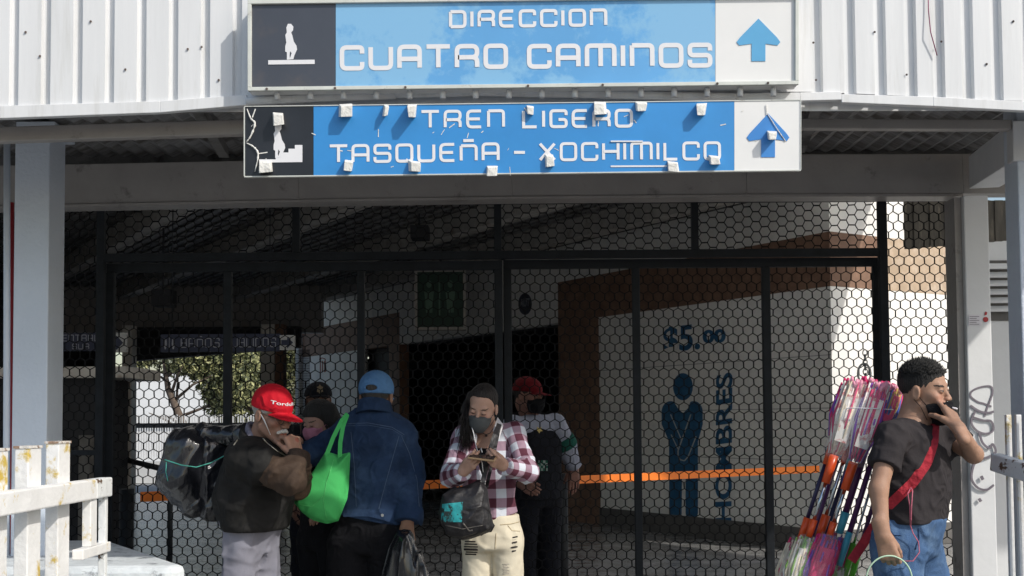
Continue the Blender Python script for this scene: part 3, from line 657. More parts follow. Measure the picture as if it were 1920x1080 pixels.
# far header beam, end walls
H = empty('concourse_end_wall', (-6, 24, 0), 'grey header beam and columns at the far left end of the concourse', 'wall')
mb = MB(); mb.box((-13, 24, 3.35), (-3.9, 24.3, 4.4)); mb.build('header_beam', beam_paint, H)
mb = MB(); z2 = lambda py, Y: 1.5 + (790 - py) / FPX * Y
mb.hexa([(fx(235, 23), 23, z2(672, 23)), (fx(560, 23), 23, z2(648, 23)), (fx(560, 23), 23.3, z2(648, 23)), (fx(235, 23), 23.3, z2(672, 23))], [(fx(235, 23), 23, 3.4), (fx(560, 23), 23, 3.4), (fx(560, 23), 23.3, 3.4), (fx(235, 23), 23.3, 3.4)]); mb.build('drop_panel', dark_in, H)
for a, b, m in ((228, 246, wall_in), (488, 514, wall_in), (515, 531, brown)):
    mb = MB(); mb.box((fx(a, 22.5), 22.5, 0), (fx(b, 22.5), 22.8, 3.4)); mb.build('column', m, H)
mb = MB(); mb.box((fx(214, 22), 22, .2), (fx(223, 22), 22.1, z2(683, 22))); mb.build('red_edge', red_paint, H)
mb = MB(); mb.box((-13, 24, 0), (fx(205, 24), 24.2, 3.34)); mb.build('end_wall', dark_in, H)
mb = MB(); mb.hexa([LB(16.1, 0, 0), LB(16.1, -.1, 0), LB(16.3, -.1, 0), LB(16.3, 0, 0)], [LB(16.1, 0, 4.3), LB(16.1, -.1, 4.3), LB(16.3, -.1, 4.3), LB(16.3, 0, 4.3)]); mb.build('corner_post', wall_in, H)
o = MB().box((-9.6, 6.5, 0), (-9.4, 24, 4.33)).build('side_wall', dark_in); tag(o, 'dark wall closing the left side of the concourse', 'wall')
# kiosk in the dark left
k = empty('dark_kiosk', (-5.2, 12, 0), 'dark closed kiosk seen through the mesh beside the left post', 'kiosk')
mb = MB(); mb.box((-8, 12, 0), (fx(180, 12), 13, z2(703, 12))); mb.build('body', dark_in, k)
mb = MB(); mb.box((-8, 11.93, z2(703, 12)), (fx(240, 12), 13.1, z2(682, 12))); mb.build('roof_slab', raf, k)
mb = MB(); mb.box((fx(158, 12), 11.85, 0), (fx(178, 12), 11.98, z2(810, 12))); mb.build('locker', plinth, k)
# security screen
sc_ = MB(); P0 = W(531, 740, 21); hexm = MB()
a0 = fx(531, 21); a1 = fx(580, 21)
for i in range(34):
    x = a0 + (a1 - a0) * i / 33; hexm.bar((x, 21, .9), (x, 21, z2(652, 21)), .006, .006, up=(0, 1, 0))
for i in range(46):
    z = .9 + i * .045; 
    if z < z2(652, 21): hexm.bar((a0, 21.01, z), (a1, 21.01, z), .006, .006)
fr = tag(hexm.build('security_screen', black_steel), 'dark wire security screen left of the toilets at the end of the concourse', 'screen')
# hanging signs
def hang_sign(name, px0, px1, py0, py1, Y, label):
    s = empty(name, (fx((px0 + px1) / 2, Y), Y, z2(py1, Y)), label, 'sign'); mb = MB()
    mb.box((fx(px0, Y), Y, z2(py1, Y)), (fx(px1, Y), Y + .08, z2(py0, Y))); mb.build('board', navy, s)
    mb = MB(); 
    for px in (px0 + 20, px1 - 20): mb.tube([(fx(px, Y), Y + .04, z2(py0, Y)), (fx(px, Y), Y + .04, 4.1)], .008, 6)
    mb.build('hanger', black_steel, s)
    return s
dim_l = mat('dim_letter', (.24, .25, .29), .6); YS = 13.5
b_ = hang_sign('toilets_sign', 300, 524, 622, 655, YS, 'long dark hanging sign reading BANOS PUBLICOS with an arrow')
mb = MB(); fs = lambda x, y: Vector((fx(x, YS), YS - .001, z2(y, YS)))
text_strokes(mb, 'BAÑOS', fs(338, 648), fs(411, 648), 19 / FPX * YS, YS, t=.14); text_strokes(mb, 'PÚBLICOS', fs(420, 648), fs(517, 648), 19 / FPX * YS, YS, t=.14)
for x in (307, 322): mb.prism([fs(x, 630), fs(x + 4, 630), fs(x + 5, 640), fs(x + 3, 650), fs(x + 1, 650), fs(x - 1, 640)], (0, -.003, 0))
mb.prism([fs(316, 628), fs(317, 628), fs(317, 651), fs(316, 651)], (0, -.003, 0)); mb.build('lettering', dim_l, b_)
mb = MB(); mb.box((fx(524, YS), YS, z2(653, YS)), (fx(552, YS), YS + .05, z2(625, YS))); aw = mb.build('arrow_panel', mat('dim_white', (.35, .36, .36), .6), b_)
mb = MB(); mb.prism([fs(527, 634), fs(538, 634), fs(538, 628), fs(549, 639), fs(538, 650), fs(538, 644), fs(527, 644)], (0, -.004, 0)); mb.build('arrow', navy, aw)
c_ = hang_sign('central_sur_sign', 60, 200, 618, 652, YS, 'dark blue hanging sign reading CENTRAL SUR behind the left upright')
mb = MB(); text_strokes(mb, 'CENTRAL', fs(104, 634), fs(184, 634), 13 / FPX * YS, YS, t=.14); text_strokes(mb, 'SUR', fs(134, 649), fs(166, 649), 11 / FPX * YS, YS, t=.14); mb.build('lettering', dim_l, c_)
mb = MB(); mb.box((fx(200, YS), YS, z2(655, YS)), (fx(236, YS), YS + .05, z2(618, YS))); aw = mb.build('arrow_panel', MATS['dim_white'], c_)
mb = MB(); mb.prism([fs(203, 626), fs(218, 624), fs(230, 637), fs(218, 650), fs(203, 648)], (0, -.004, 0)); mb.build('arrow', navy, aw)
# green restroom lightbox
gs = empty('restroom_sign', LB(7.4, -1.2, 2.9), 'green toilets sign with two pale standing figures hanging by the dark doorway', 'sign'); YGs = 19
mb = MB(); mb.box((fx(778, YGs), YGs, z2(617, YGs)), (fx(874, YGs), YGs + .22, z2(505, YGs))); mb.build('housing', raf, gs)
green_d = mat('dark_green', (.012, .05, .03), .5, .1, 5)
mb = MB(); mb.box((fx(783, YGs), YGs - .012, z2(612, YGs)), (fx(869, YGs), YGs, z2(508, YGs))); mb.build('green_face', green_d, gs)
mb = MB(); gg = lambda x, y: Vector((fx(x, YGs), YGs - .013, z2(y, YGs)))
for cx in (805, 845):
    mb.prism([gg(a, b) for a, b in arcpts(cx, 531, 5, 7, 0, 360, 14)[:-1]], (0, -.003, 0))
    mb.prism([gg(cx - 9, 545), gg(cx + 9, 545), gg(cx + 7, 565), gg(cx + 6, 585), gg(cx + 1, 585), gg(cx, 568), gg(cx - 1, 585), gg(cx - 6, 585), gg(cx - 7, 565)], (0, -.003, 0))
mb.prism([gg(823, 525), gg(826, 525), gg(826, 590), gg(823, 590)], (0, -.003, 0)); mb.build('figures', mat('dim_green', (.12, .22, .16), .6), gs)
mb = MB(); mb.tube([(fx(826, YGs), YGs + .1, z2(505, YGs)), (fx(826, YGs), YGs + .1, 4.2)], .02, 6); mb.build('hanger', black_steel, gs)
# loudspeaker box hanging from a rafter
mb = MB(); Yh = 15; mb.box((fx(770, Yh), Yh, z2(443, Yh)), (fx(804, Yh), Yh + .3, z2(418, Yh))); mb.tube([(fx(786, Yh), Yh + .1, z2(418, Yh)), (fx(786, Yh), Yh + .1, 4.2)], .015, 6)
tag(mb.build('ceiling_box', dark_in, bevel=.01), 'small dark box hanging under a rafter above the middle of the gates', 'box')
mb = MB(); Yh = 15; mb.box((fx(282, Yh), Yh, z2(568, Yh)), (fx(318, Yh), Yh + .3, z2(536, Yh))); mb.tube([(fx(300, Yh), Yh + .1, z2(536, Yh)), (fx(300, Yh), Yh + .1, 4.2)], .015, 6)
tag(mb.build('ceiling_box', dark_in, bevel=.01), 'dark box hanging above the long toilets sign on the left', 'box')

# orange barrier running square to the concourse
ob = empty('orange_barrier', (0, 8.5, 0), 'waist high orange belt barrier on black posts behind the mesh gates', 'barrier')
P0 = Vector((-2.27, 6.92, 0)); bar_p = lambda t: P0 + Vector((.8526, .5225, 0)) * t
for t0, t1 in ((.08, 3.03), (3.16, 5.68)):
    mb = MB(); a = bar_p(t0) + Vector((0, 0, 1.07)); b = bar_p(t1) + Vector((0, 0, 1.08)); mb.bar(a, b, .012, .058); mb.build('belt', orange_p, ob)
for t in (0, 3.08):
    mb = MB(); p = bar_p(t); mb.tube([p, p + Vector((0, 0, 1.12))], .042, 14); mb.tube([p, p + Vector((0, 0, .02))], .16, 18); mb.build('post', black_steel, ob)
# ---------------------------------------------------------------- left ledge, barrier, right barrier
mb = MB(); q = D_
zl = .88; c0 = Vector((-1.44, 5.15, 0)); back = (6.34 - 5.15) / .8526
fr_ = c0 + Vector((-2.2, 0, 0))
pts = [c0 + Vector((.0, .05, 0)), c0 + q * back, Vector((-4.2, 6.34, 0)), Vector((-4.2, 5.13, 0)), c0 + Vector((-.05, 0, 0))]
mb.hexa([p for p in pts], [p + Vector((0, 0, zl)) for p in pts]); o = mb.build('concrete_ledge', paint_conc, bevel=.03); tag(o, 'chipped whitewashed concrete ledge at the foot of the left gate', 'ledge')
rust_w = mat('chipped_white_paint', (.78, .78, .77), .6, .07, 8, .3, 40, dirt=(.58, .42, .08), dscale=6, dlo=.565, dhi=.64)
rust_b = mat('chipped_rust_paint', (.74, .76, .76), .6, .07, 8, .4, 40, dirt=(.13, .08, .05), dscale=16, dlo=.58, dhi=.62)
br = empty('picket_barrier', (-1.7, 4.3, 0), 'peeling white picket barrier with yellow stains in the left foreground', 'barrier')
for y0, zt in ((3.85, 1.42), (4.13, 1.423), (4.405, 1.435)):
    mb = MB(); mb.box((-1.75, y0, 0), (-1.70, y0 + .115, zt)); pk = mb.build('picket', rust_w, br, bevel=.004); mb = MB(); mb.box((-1.753, y0 - .003, zt - .006), (-1.697, y0 + .118, zt + .003)); mb.build('rusty_top', MATS.get('rust_edge') or mat('rust_edge', (.30, .20, .14), .9, .4, 30, .5, 60, dirt=(.68, .66, .62), dscale=20, dlo=.48, dhi=.52), pk)
mb = MB(); mb.box((-1.698, 3.4, 1.205), (-1.645, 4.66, 1.283)); mb.build('top_rail', rust_w, br, bevel=.006)
mb = MB(); mb.box((-1.698, 4.661, 1.205), (-1.645, 4.84, 1.283)); mb.build('rail_end', rust_b, br, bevel=.006)
mb = MB(); mb.box((-1.695, 4.53, .98), (-1.65, 4.84, 1.02)); mb.build('lower_rail', rust_w, br, bevel=.004)
mb = MB(); mb.box((-1.69, 4.62, 1.021), (-1.655, 4.69, 1.204)); mb.build('stub_post', rust_w, br, bevel=.003)
mb = MB(); mb.box((-1.69, 4.80, .4), (-1.66, 4.83, 1.204)); mb.build('end_post', rust_b, br, bevel=.003)
br2 = empty('picket_barrier', (2.0, 4.5, 0), 'grey and yellow picket barrier at the right edge beside the tall post', 'barrier')
for k in range(7):
    x0 = 1.997 + .021 * k; y0 = 4.75 - .045 * k
    mb = MB(); mb.box((x0, y0, 0), (x0 + .022, y0 + .02, 1.512)); mb.build('picket', rust_w, br2, bevel=.003)
mb = MB(); mb.bar(W(1866, 866, 4.80), W(1990, 905, 4.42), .05, .072); mb.build('top_rail', rust_b, br2, bevel=.006)
# neighbour building at right with louvre vent, dark eave
nb = empty('side_building', (5, 9.5, 0), 'sunlit white side building with a louvred vent beyond the right post', 'building')
yb = 9.5
mb = MB(); mb.box((fx(1848, yb), yb, 0), (8, yb + .3, z2(432, yb))); mb.build('wall', white_paint, nb)
mb = MB(); 
for k in range(6): 
    z = z2(512 + k * 16, yb); mb.hexa([(fx(1852, yb), yb - .06, z), (fx(1900, yb), yb - .06, z), (fx(1900, yb), yb - .012, z + .045), (fx(1852, yb), yb - .012, z + .045)], [(fx(1852, yb), yb - .065, z + .008), (fx(1900, yb), yb - .065, z + .008), (fx(1900, yb), yb - .012, z + .053), (fx(1852, yb), yb - .012, z + .053)])
mb.build('louvre_slats', white_paint, nb)
mb = MB(); mb.box((fx(1850, yb), yb - .01, z2(608, yb)), (fx(1900, yb), yb, z2(494, yb))); mb.build('vent_recess', plinth, nb)
ea = MB(); ye = 8.6
for k in range(14):
    x0 = fx(1704, ye) + k * .06; ea.box((x0, ye - (.012 if k % 2 else 0), z2(470 - k * 1.2, ye)), (x0 + .06, ye + .03, z2(380, ye)))
ea = ea.build('dark_eave', mat('weathered_sheet', (.10, .09, .075), .8, .3, 8, .4, 20, dirt=(.22, .19, .15), dscale=7, stretch=(2, 2, .5))); tag(ea, 'dark weathered sheet metal eave above the sunlit wall at right', 'eave')

# ---------------------------------------------------------------- outdoors past the far end
o = MB().box((-26, 44, 0), (fx(485, 44), 44.4, z2(694, 44))).build('boundary_wall', white_paint); tag(o, 'long white wall in the sun beyond the far end of the concourse', 'wall')
rl = empty('picket_railing', (-9, 30, 0), 'white picket railing on a low wall outside the far end of the concourse', 'railing')
mb = MB()
for k in range(95):
    x = fx(240, 30) + k * .065; mb.box((x, 30, .6), (x + .03, 30.03, 1.72 + .02 * math.sin(k * 2.1)))
mb.build('pickets', white_paint, rl)
mb = MB(); mb.box((fx(236, 29.9), 29.93, 1.40), (fx(530, 29.9), 29.98, 1.52)); mb.build('dark_rail', black_steel, rl)
mb = MB(); mb.box((fx(236, 29.9), 29.85, 0), (fx(530, 29.9), 30.2, .55)); mb.build('low_wall', white_paint, rl)
hr = MB(); hr.tube([(fx(222, 14), 14, z2(853, 14)), (fx(320, 11), 11, z2(878, 11))], .03, 8)
for t in (0, 1):
    p = Vector((fx(222, 14), 14, z2(853, 14))).lerp(Vector((fx(320, 11), 11, z2(878, 11))), t); hr.tube([p, Vector((p.x, p.y, 0))], .025, 8)
tag(hr.build('handrail', black_steel), 'dark sloping handrail seen through the left gate', 'handrail')
leafm = [mat('leaf_dark', (.07, .085, .04), .6, .3, 3), mat('leaf_mid', (.20, .21, .09), .6, .3, 3), mat('leaf_light', (.42, .42, .20), .6, .3, 3)]
bark = mat('bark', (.12, .09, .07), .9, .3, 10, .5, 20)
def tree(base, h, crown, label, seed, lean=(0, 0)):
    rg = np.random.default_rng(seed); t = empty('tree', base, label, 'tree', 'trees beyond the far end'); b = Vector(base)
    mb = MB(); top = b + Vector((lean[0], lean[1], h * .75)); mb.tube([b, b.lerp(top, .4) + Vector((.1, 0, 0)), b.lerp(top, .75) - Vector((.08, 0, 0)), top], [.17, .13, .09, .03], 8)
    for k in range(9):
        p = b.lerp(top, .3 + .07 * k); q = p + Vector((rg.uniform(-1.6, 1.6), rg.uniform(-1, 1), rg.uniform(.2, 1.2))); mb.tube([p, p.lerp(q, .5) + Vector((0, 0, .1)), q], [.05, .035, .01], 5)
    mb.build('trunk', bark, t)
    V = []; F = []; MI = []
    for (cx, cy, cz, r) in crown:
        n = int(2300 * r)
        for _ in range(n):
            d = rg.normal(size=3); d /= np.linalg.norm(d); c = np.array(b) + np.array((cx, cy, cz)) + d * r * rg.uniform(.3, 1) ** .5 * np.array((1, 1, 1.2)); s = rg.uniform(.035, .10)
            a1 = rg.normal(size=3); a1 /= np.linalg.norm(a1); a2 = np.cross(a1, rg.normal(size=3)); a2 /= np.linalg.norm(a2); i0 = len(V)
            V += [c - a1 * s, c + a2 * s * .4, c + a1 * s, c - a2 * s * .4]; F.append((i0, i0 + 1, i0 + 2, i0 + 3)); MI.append(rg.choice(3, p=[.3, .4, .3]))
    o = np_mesh('crown', V, F, leafm, t, smooth=False); o.data.polygons.foreach_set('material_index', np.array(MI, dtype=np.int32))
def P_(px, py, Y): return (fx(px, Y), Y, z2(py, Y))
def crown_at(base, spots, Y):
    return [(fx(px, Y) - base[0], rg_ * .8, z2(py, Y) - base[2], r) for rg_, (px, py, r) in enumerate(spots)]
b0 = (fx(365, 33), 33, 0); tree(b0, 4.4, [(fx(px, 33) - b0[0], dy, z2(py, 33) - 0, r) for px, py, r, dy in ((350, 650, .7, 0), (400, 655, .8, .4), (395, 700, .6, .3), (440, 715, .6, 0), (405, 745, .5, .5), (310, 655, .6, .6), (440, 670, .7, .2), (265, 655, .4, 0), (425, 765, .4, .2), (370, 672, .5, .1))], 'leaning olive green tree in front of the white wall outside', 5, (-.9, 0))
b0 = (fx(480, 36), 36, 0); tree(b0, 4.6, [(fx(px, 36) - b0[0], dy, z2(py, 36) - 0, r) for px, py, r, dy in ((480, 680, .9, 0), (500, 740, .8, .4), (455, 650, .8, .3), (520, 660, .9, 0), (470, 760, .7, 0), (540, 720, .9, .2), (570, 650, .9, .2), (450, 720, .8, .2), (500, 700, .8, -.3), (430, 690, .7, .4))], 'bushy olive green tree right of the leaning one outside', 6)
# ================================================================ implicit-surface toolkit for bodies, clothes and bags
f4 = np.float32
def A3(p): return np.array(p, dtype=f4)
def smin(a, b, k):
    h = np.clip(.5 + .5 * (b - a) / k, 0, 1); return b + (a - b) * h - k * h * (1 - h)
def smax(a, b, k): return -smin(-a, -b, k)
def cap(P, a, b, ra, rb, u=None, s=1.):
    """tapered capsule; optional flattening by s along direction u"""
    a = A3(a); b = A3(b); ab = b - a; q = P - a; t = np.clip(q @ ab / max(1e-9, float(ab @ ab)), 0, 1); v = q - t[:, None] * ab
    if u is not None:
        u = A3(u); v = v + (v @ u)[:, None] * u * (s - 1)
    return np.sqrt((v * v).sum(1)) - (ra + (rb - ra) * t)
def ell(P, c, r, M=None):
    q = P - A3(c)
    if M is not None: q = q @ M
    r = A3(r); k0 = np.sqrt(((q / r) ** 2).sum(1)); k1 = np.sqrt(((q / r / r) ** 2).sum(1)) + 1e-6; return k0 * (k0 - 1) / k1
def loft(P, a, b, X, F, st, k=.03):
    a = A3(a); b = A3(b); ax = b - a; L_ = float(np.linalg.norm(ax)); ax = ax / L_; X = A3(X); X = X - ax * (X @ ax); X /= np.linalg.norm(X); F = np.cross(ax, X); 
    if F @ A3(FD[0]) < 0: F = -F
    q = P - a; t = (q @ ax) / L_; st = np.array(st, dtype=f4); w = np.interp(t, st[:, 0], st[:, 1]); d = np.interp(t, st[:, 0], st[:, 2]); s = np.interp(t, st[:, 0], st[:, 3])
    x = (q @ X) / w; y = (q @ F - s) / d; rho = (np.abs(x) ** 2.3 + np.abs(y) ** 2.3) ** (1 / 2.3)
    return smax((rho - 1) * np.minimum(w, d), np.maximum(-t, t - 1) * L_, k).astype(f4)
FD = [(0, -1, 0)]
_perm = np.random.default_rng(11).random(4096).astype(f4)
def vnoise(P):
    i = np.floor(P).astype(np.int64); f = (P - i).astype(f4); f = f * f * (3 - 2 * f)
    def h(a, b, c): return _perm[(a * 73 + b * 1571 + c * 3907 + (a * b) % 97) % 4096]
    x, y, z = i[:, 0], i[:, 1], i[:, 2]; r = 0
    for dx in (0, 1):
        for dy in (0, 1):
            for dz in (0, 1):
                wgt = (f[:, 0] if dx else 1 - f[:, 0]) * (f[:, 1] if dy else 1 - f[:, 1]) * (f[:, 2] if dz else 1 - f[:, 2]); r = r + wgt * h(x + dx, y + dy, z + dz)
    return r
def folds(P, ax, fr=14., st=.25, seed=0.):
    """ridged noise, creases running along direction ax"""
    ax = A3(ax); ax = ax / np.linalg.norm(ax); q = P - (P @ ax)[:, None] * ax * (1 - st); q = q * fr + seed
    q = q + 1.2 * vnoise(q * .5 + 9)[:, None]
    n = 1 - np.abs(2 * vnoise(q) - 1); m = 1 - np.abs(2 * vnoise(q * 2.1 + 5) - 1); return .38 - n ** 2.2 * .95 - m * m * .25
def polygonize(fn, lo, hi, h):
    lo = np.array(lo, dtype=float); hi = np.array(hi, dtype=float); c = 4; n = (np.ceil((hi - lo) / h / c).astype(int)) * c + 1
    ax = [lo[k] + h * np.arange(n[k]) for k in range(3)]; cx = [a[::c] for a in ax]
    G = np.stack(np.meshgrid(*cx, indexing='ij'), -1).reshape(-1, 3).astype(f4); dc = fn(G).reshape([len(a) for a in cx])
    up = dc
    for k in range(3): up = np.repeat(up, c, axis=k)
    sh = c // 2; up = up[sh:sh + n[0], sh:sh + n[1], sh:sh + n[2]]
    pad = [(0, max(0, n[k] - up.shape[k])) for k in range(3)]; up = np.pad(up, pad, mode='edge'); D = up.astype(f4).copy()
    M = np.abs(D) < h * c * 1.9
    idx = np.argwhere(M); Pp = (lo + idx * h).astype(f4); out = np.empty(len(Pp), dtype=f4)
    for s in range(0, len(Pp), 400000): out[s:s + 400000] = fn(Pp[s:s + 400000])
    D[M] = out
    S = D < 0; ce = np.zeros(tuple(n - 1), dtype=np.int8)
    for i in (0, 1):
        for j in (0, 1):
            for k in (0, 1): ce += S[i:n[0] - 1 + i, j:n[1] - 1 + j, k:n[2] - 1 + k]
    act = (ce > 0) & (ce < 8); ids = np.full(act.shape, -1, dtype=np.int64); cells = np.argwhere(act); ids[act] = np.arange(len(cells))
    acc = np.zeros((len(cells), 3)); cnt = np.zeros(len(cells)); cor = [(i, j, k) for i in (0, 1) for j in (0, 1) for k in (0, 1)]
    for a in cor:
        for ax_ in range(3):
            if a[ax_] == 1: continue
            b = list(a); b[ax_] = 1
            da = D[cells[:, 0] + a[0], cells[:, 1] + a[1], cells[:, 2] + a[2]]; db = D[cells[:, 0] + b[0], cells[:, 1] + b[1], cells[:, 2] + b[2]]
            m = (da < 0) != (db < 0); t = np.where(m, da / np.where(m, da - db, 1), 0); p = np.tile(np.array(a, dtype=float), (len(cells), 1)); p[:, ax_] += t; acc[m] += p[m]; cnt[m] += 1
    V = lo + (cells + acc / cnt[:, None]) * h; F = []
    for ax_ in range(3):
        o1, o2 = [(1, 2), (2, 0), (0, 1)][ax_]; sl0 = [slice(None)] * 3; sl1 = [slice(None)] * 3; sl0[ax_] = slice(0, -1); sl1[ax_] = slice(1, None)
        e = np.argwhere(S[tuple(sl0)] != S[tuple(sl1)]); e = e[(e[:, o1] > 0) & (e[:, o2] > 0) & (e[:, o1] < n[o1] - 1) & (e[:, o2] < n[o2] - 1)]
        if not len(e): continue
        def cid(d1, d2): q = e.copy(); q[:, o1] -= d1; q[:, o2] -= d2; return ids[q[:, 0], q[:, 1], q[:, 2]]
        Q = np.stack([cid(1, 1), cid(0, 1), cid(0, 0), cid(1, 0)], 1); s0 = S[e[:, 0], e[:, 1], e[:, 2]]; Q[~s0] = Q[~s0][:, ::-1]; F.append(Q)
    F = np.concatenate(F); F = F[(F >= 0).all(1)]; return V, F
def solid(name, fn, lo, hi, h, m, parent=None, col=None, attr='tone'):
    V, F = polygonize(fn, lo, hi, h); o = np_mesh(name, V, F, m, parent)
    if col is not None: set_attr(o, attr, col(V.astype(f4))[:len(o.data.vertices)])
    return o
def hit(fn, px, py, y0=3.6, y1=9.):
    """point where the sight line through px,py meets the surface fn, nudged back towards the eye"""
    p = W(px, py, y0); q = W(px, py, y1); d = (q - p); L_ = d.length; d.normalize(); t = 0.
    for _ in range(140):
        v = float(fn(np.array([p + d * t], dtype=f4))[0])
        if v < .0008: return p + d * t
        t += max(v * .6, .001)
        if t > L_: break
    return None
def surf_line(mb, fn, pts, r, n=6, lift=0., sub=6):
    P = []
    for (a, b), (c, d) in zip(pts[:-1], pts[1:]):
        for k in range(sub):
            t = k / sub; h_ = hit(fn, a + (c - a) * t, b + (d - b) * t)
            if h_ is not None: P.append(h_ - (h_ - CAM).normalized() * lift)
    h_ = hit(fn, *pts[-1])
    if h_ is not None: P.append(h_ - (h_ - CAM).normalized() * lift)
    if len(P) > 1: mb.tube(P, r, n)
    return P
def surf_band(mb, fn, pts, w, th=.004, sub=6, lift=.002):
    """a strap lying on a surface, w metres wide"""
    P = []
    for (a, b), (c, d) in zip(pts[:-1], pts[1:]):
        for k in range(sub):
            t = k / sub; h_ = hit(fn, a + (c - a) * t, b + (d - b) * t)
            if h_ is not None: P.append(h_)
    h_ = hit(fn, *pts[-1]); P += [h_] if h_ is not None else []
    P = [P[0]] + [(P[i - 1] + P[i] * 2 + P[i + 1]) / 4 for i in range(1, len(P) - 1)] + [P[-1]]
    band(mb, P, w, th, lift); return P
def band(mb, P, w, th=.004, lift=0.):
    rings = []
    for i, p in enumerate(P):
        d = (P[min(i + 1, len(P) - 1)] - P[max(i - 1, 0)]).normalized(); v = (CAM - p).normalized(); s = d.cross(v).normalized() * w / 2; v = s.cross(d).normalized(); v = v if v.dot(CAM - p) > 0 else -v
        rings.append([p + v * lift - s, p + v * lift + s, p + v * (lift + th) + s, p + v * (lift + th) - s])
    for a, b in zip(rings[:-1], rings[1:]): mb.hexa(a, b)

# ---------------------------------------------------------------- heads and hands
def frame(yaw, pitch=0., roll=0.):
    """columns x,y(forward),z(up); yaw 0 looks at the camera, +90 looks to image right, pitch>0 looks down"""
    y = Vector((math.sin(R(yaw)) * math.cos(R(pitch)), -math.cos(R(yaw)) * math.cos(R(pitch)), -math.sin(R(pitch))))
    x = y.cross(Vector((0, 0, 1))).normalized(); z = x.cross(y); q = Matrix.Rotation(R(roll), 3, y); x = q @ x; z = q @ z
    return np.array([[x.x, y.x, z.x], [x.y, y.y, z.y], [x.z, y.z, z.z]], dtype=f4)
def head_sdf(q, fem=False, lips=True):
    d = ell(q, (0, -.012, .038), (.073, .094, .084)); d = smin(d, ell(q, (0, .020, -.028), (.060, .064, .080)), .03)
    jw = .046 if fem else .053
    for s in (-1, 1):
        d = smin(d, cap(q, (s * jw, .004, -.058), (s * .016, .070, -.100), .015, .015), .022)
        d = smin(d, ell(q, (s * .042, .058, -.02), (.021, .021, .017)), .022)
    d = smin(d, cap(q, (-.034, .073, .022), (.034, .073, .022), .010, .010), .018)
    d = smin(d, ell(q, (0, .080, -.063), (.028, .020, .022)), .018); d = smin(d, ell(q, (0, .074, -.101), (.020, .018, .015)), .018)
    for s in (-1, 1): d = smax(d, -ell(q, (s * .031, .1035, .003), (.016, .018, .0115)), .012)
    for s in (-1, 1): d = smin(d, ell(q, (s * .031, .0775, .002), (.0145, .0135, .0120)), .004)
    d = smin(d, cap(q, (0, .080, .012), (0, .1015, -.027), .0068, .0110), .012)
    for s in (-1, 1): d = smin(d, ell(q, (s * .0125, .097, -.030), (.0085, .012, .0085)), .005)
    if lips:
        for s in (-1, 1):
            d = smin(d, cap(q, (s * .021, .088, -.0635), (0, .099, -.0585), .003, .0055), .005); d = smin(d, cap(q, (s * .019, .088, -.066), (0, .097, -.071), .003, .0065), .005)
        d = smax(d, -cap(q, (-.022, .098, -.0645), (.022, .098, -.0645), .0018, .0018), .003)
    for s in (-1, 1):
        e = ell(q, (s * .077, -.006, -.006), (.0085, .019, .031)); e = smax(e, -ell(q, (s * .087, -.003, -.004), (.006, .011, .020)), .004); d = smin(d, e, .006)
    return d
def hand_sdf(q, curl, side=1, spread=.0, thumb=(.55, .5), s=1.):
    """wrist at origin, fingers along +y, back of the hand +z, thumb on side*x; curl = five numbers (index..little) in radians per joint"""
    q = q / s; q = q.copy(); q[:, 0] *= side
    d = cap(q, (0, -.05, 0), (0, .012, 0), .027, .026, (0, 0, 1), 1.35)
    xs_ = (.027, .009, -.009, -.026); ln = (.070, .079, .073, .057)
    for x, l in zip(xs_, (.088, .090, .086, .080)): d = smin(d, cap(q, (x * .6, .012, 0), (x, l, 0), .014, .0118), .012)
    fs_ = None
    for i, (x, l) in enumerate(zip(xs_, ln)):
        p = np.array((x, (.088, .090, .086, .080)[i], 0.)); a = 0.; y0 = spread * (1.5 - i) * .09; g = None; rad = .0098 if i < 3 else .0085
        for j, fr_ in enumerate((.46, .30, .24)):
            a += curl[i] * (1.0 if j else .9); dirv = np.array((math.sin(y0) * math.cos(a), math.cos(a) * math.cos(y0), -math.sin(a))); p2 = p + dirv * l * fr_
            c_ = cap(q, p, p2, rad - .0008 * j, rad - .0008 * (j + 1)); g = c_ if g is None else smin(g, c_, .004); p = p2
        fs_ = g if fs_ is None else np.minimum(fs_, g)
    d = smin(d, fs_, .006); p = np.array((.022, .018, -.006)); a, b = thumb
    for j, (l, rr) in enumerate(((.040, .014), (.032, .0112), (.026, .0098))):
        an = a - b * j * .45; dirv = np.array((math.sin(an) * .85, math.cos(an), -.35 - .25 * j)); dirv /= np.linalg.norm(dirv); p2 = p + dirv * l; d = smin(d, cap(q, p, p2, rr, rr * .88), .008 if j == 0 else .004); p = p2
    return d * s
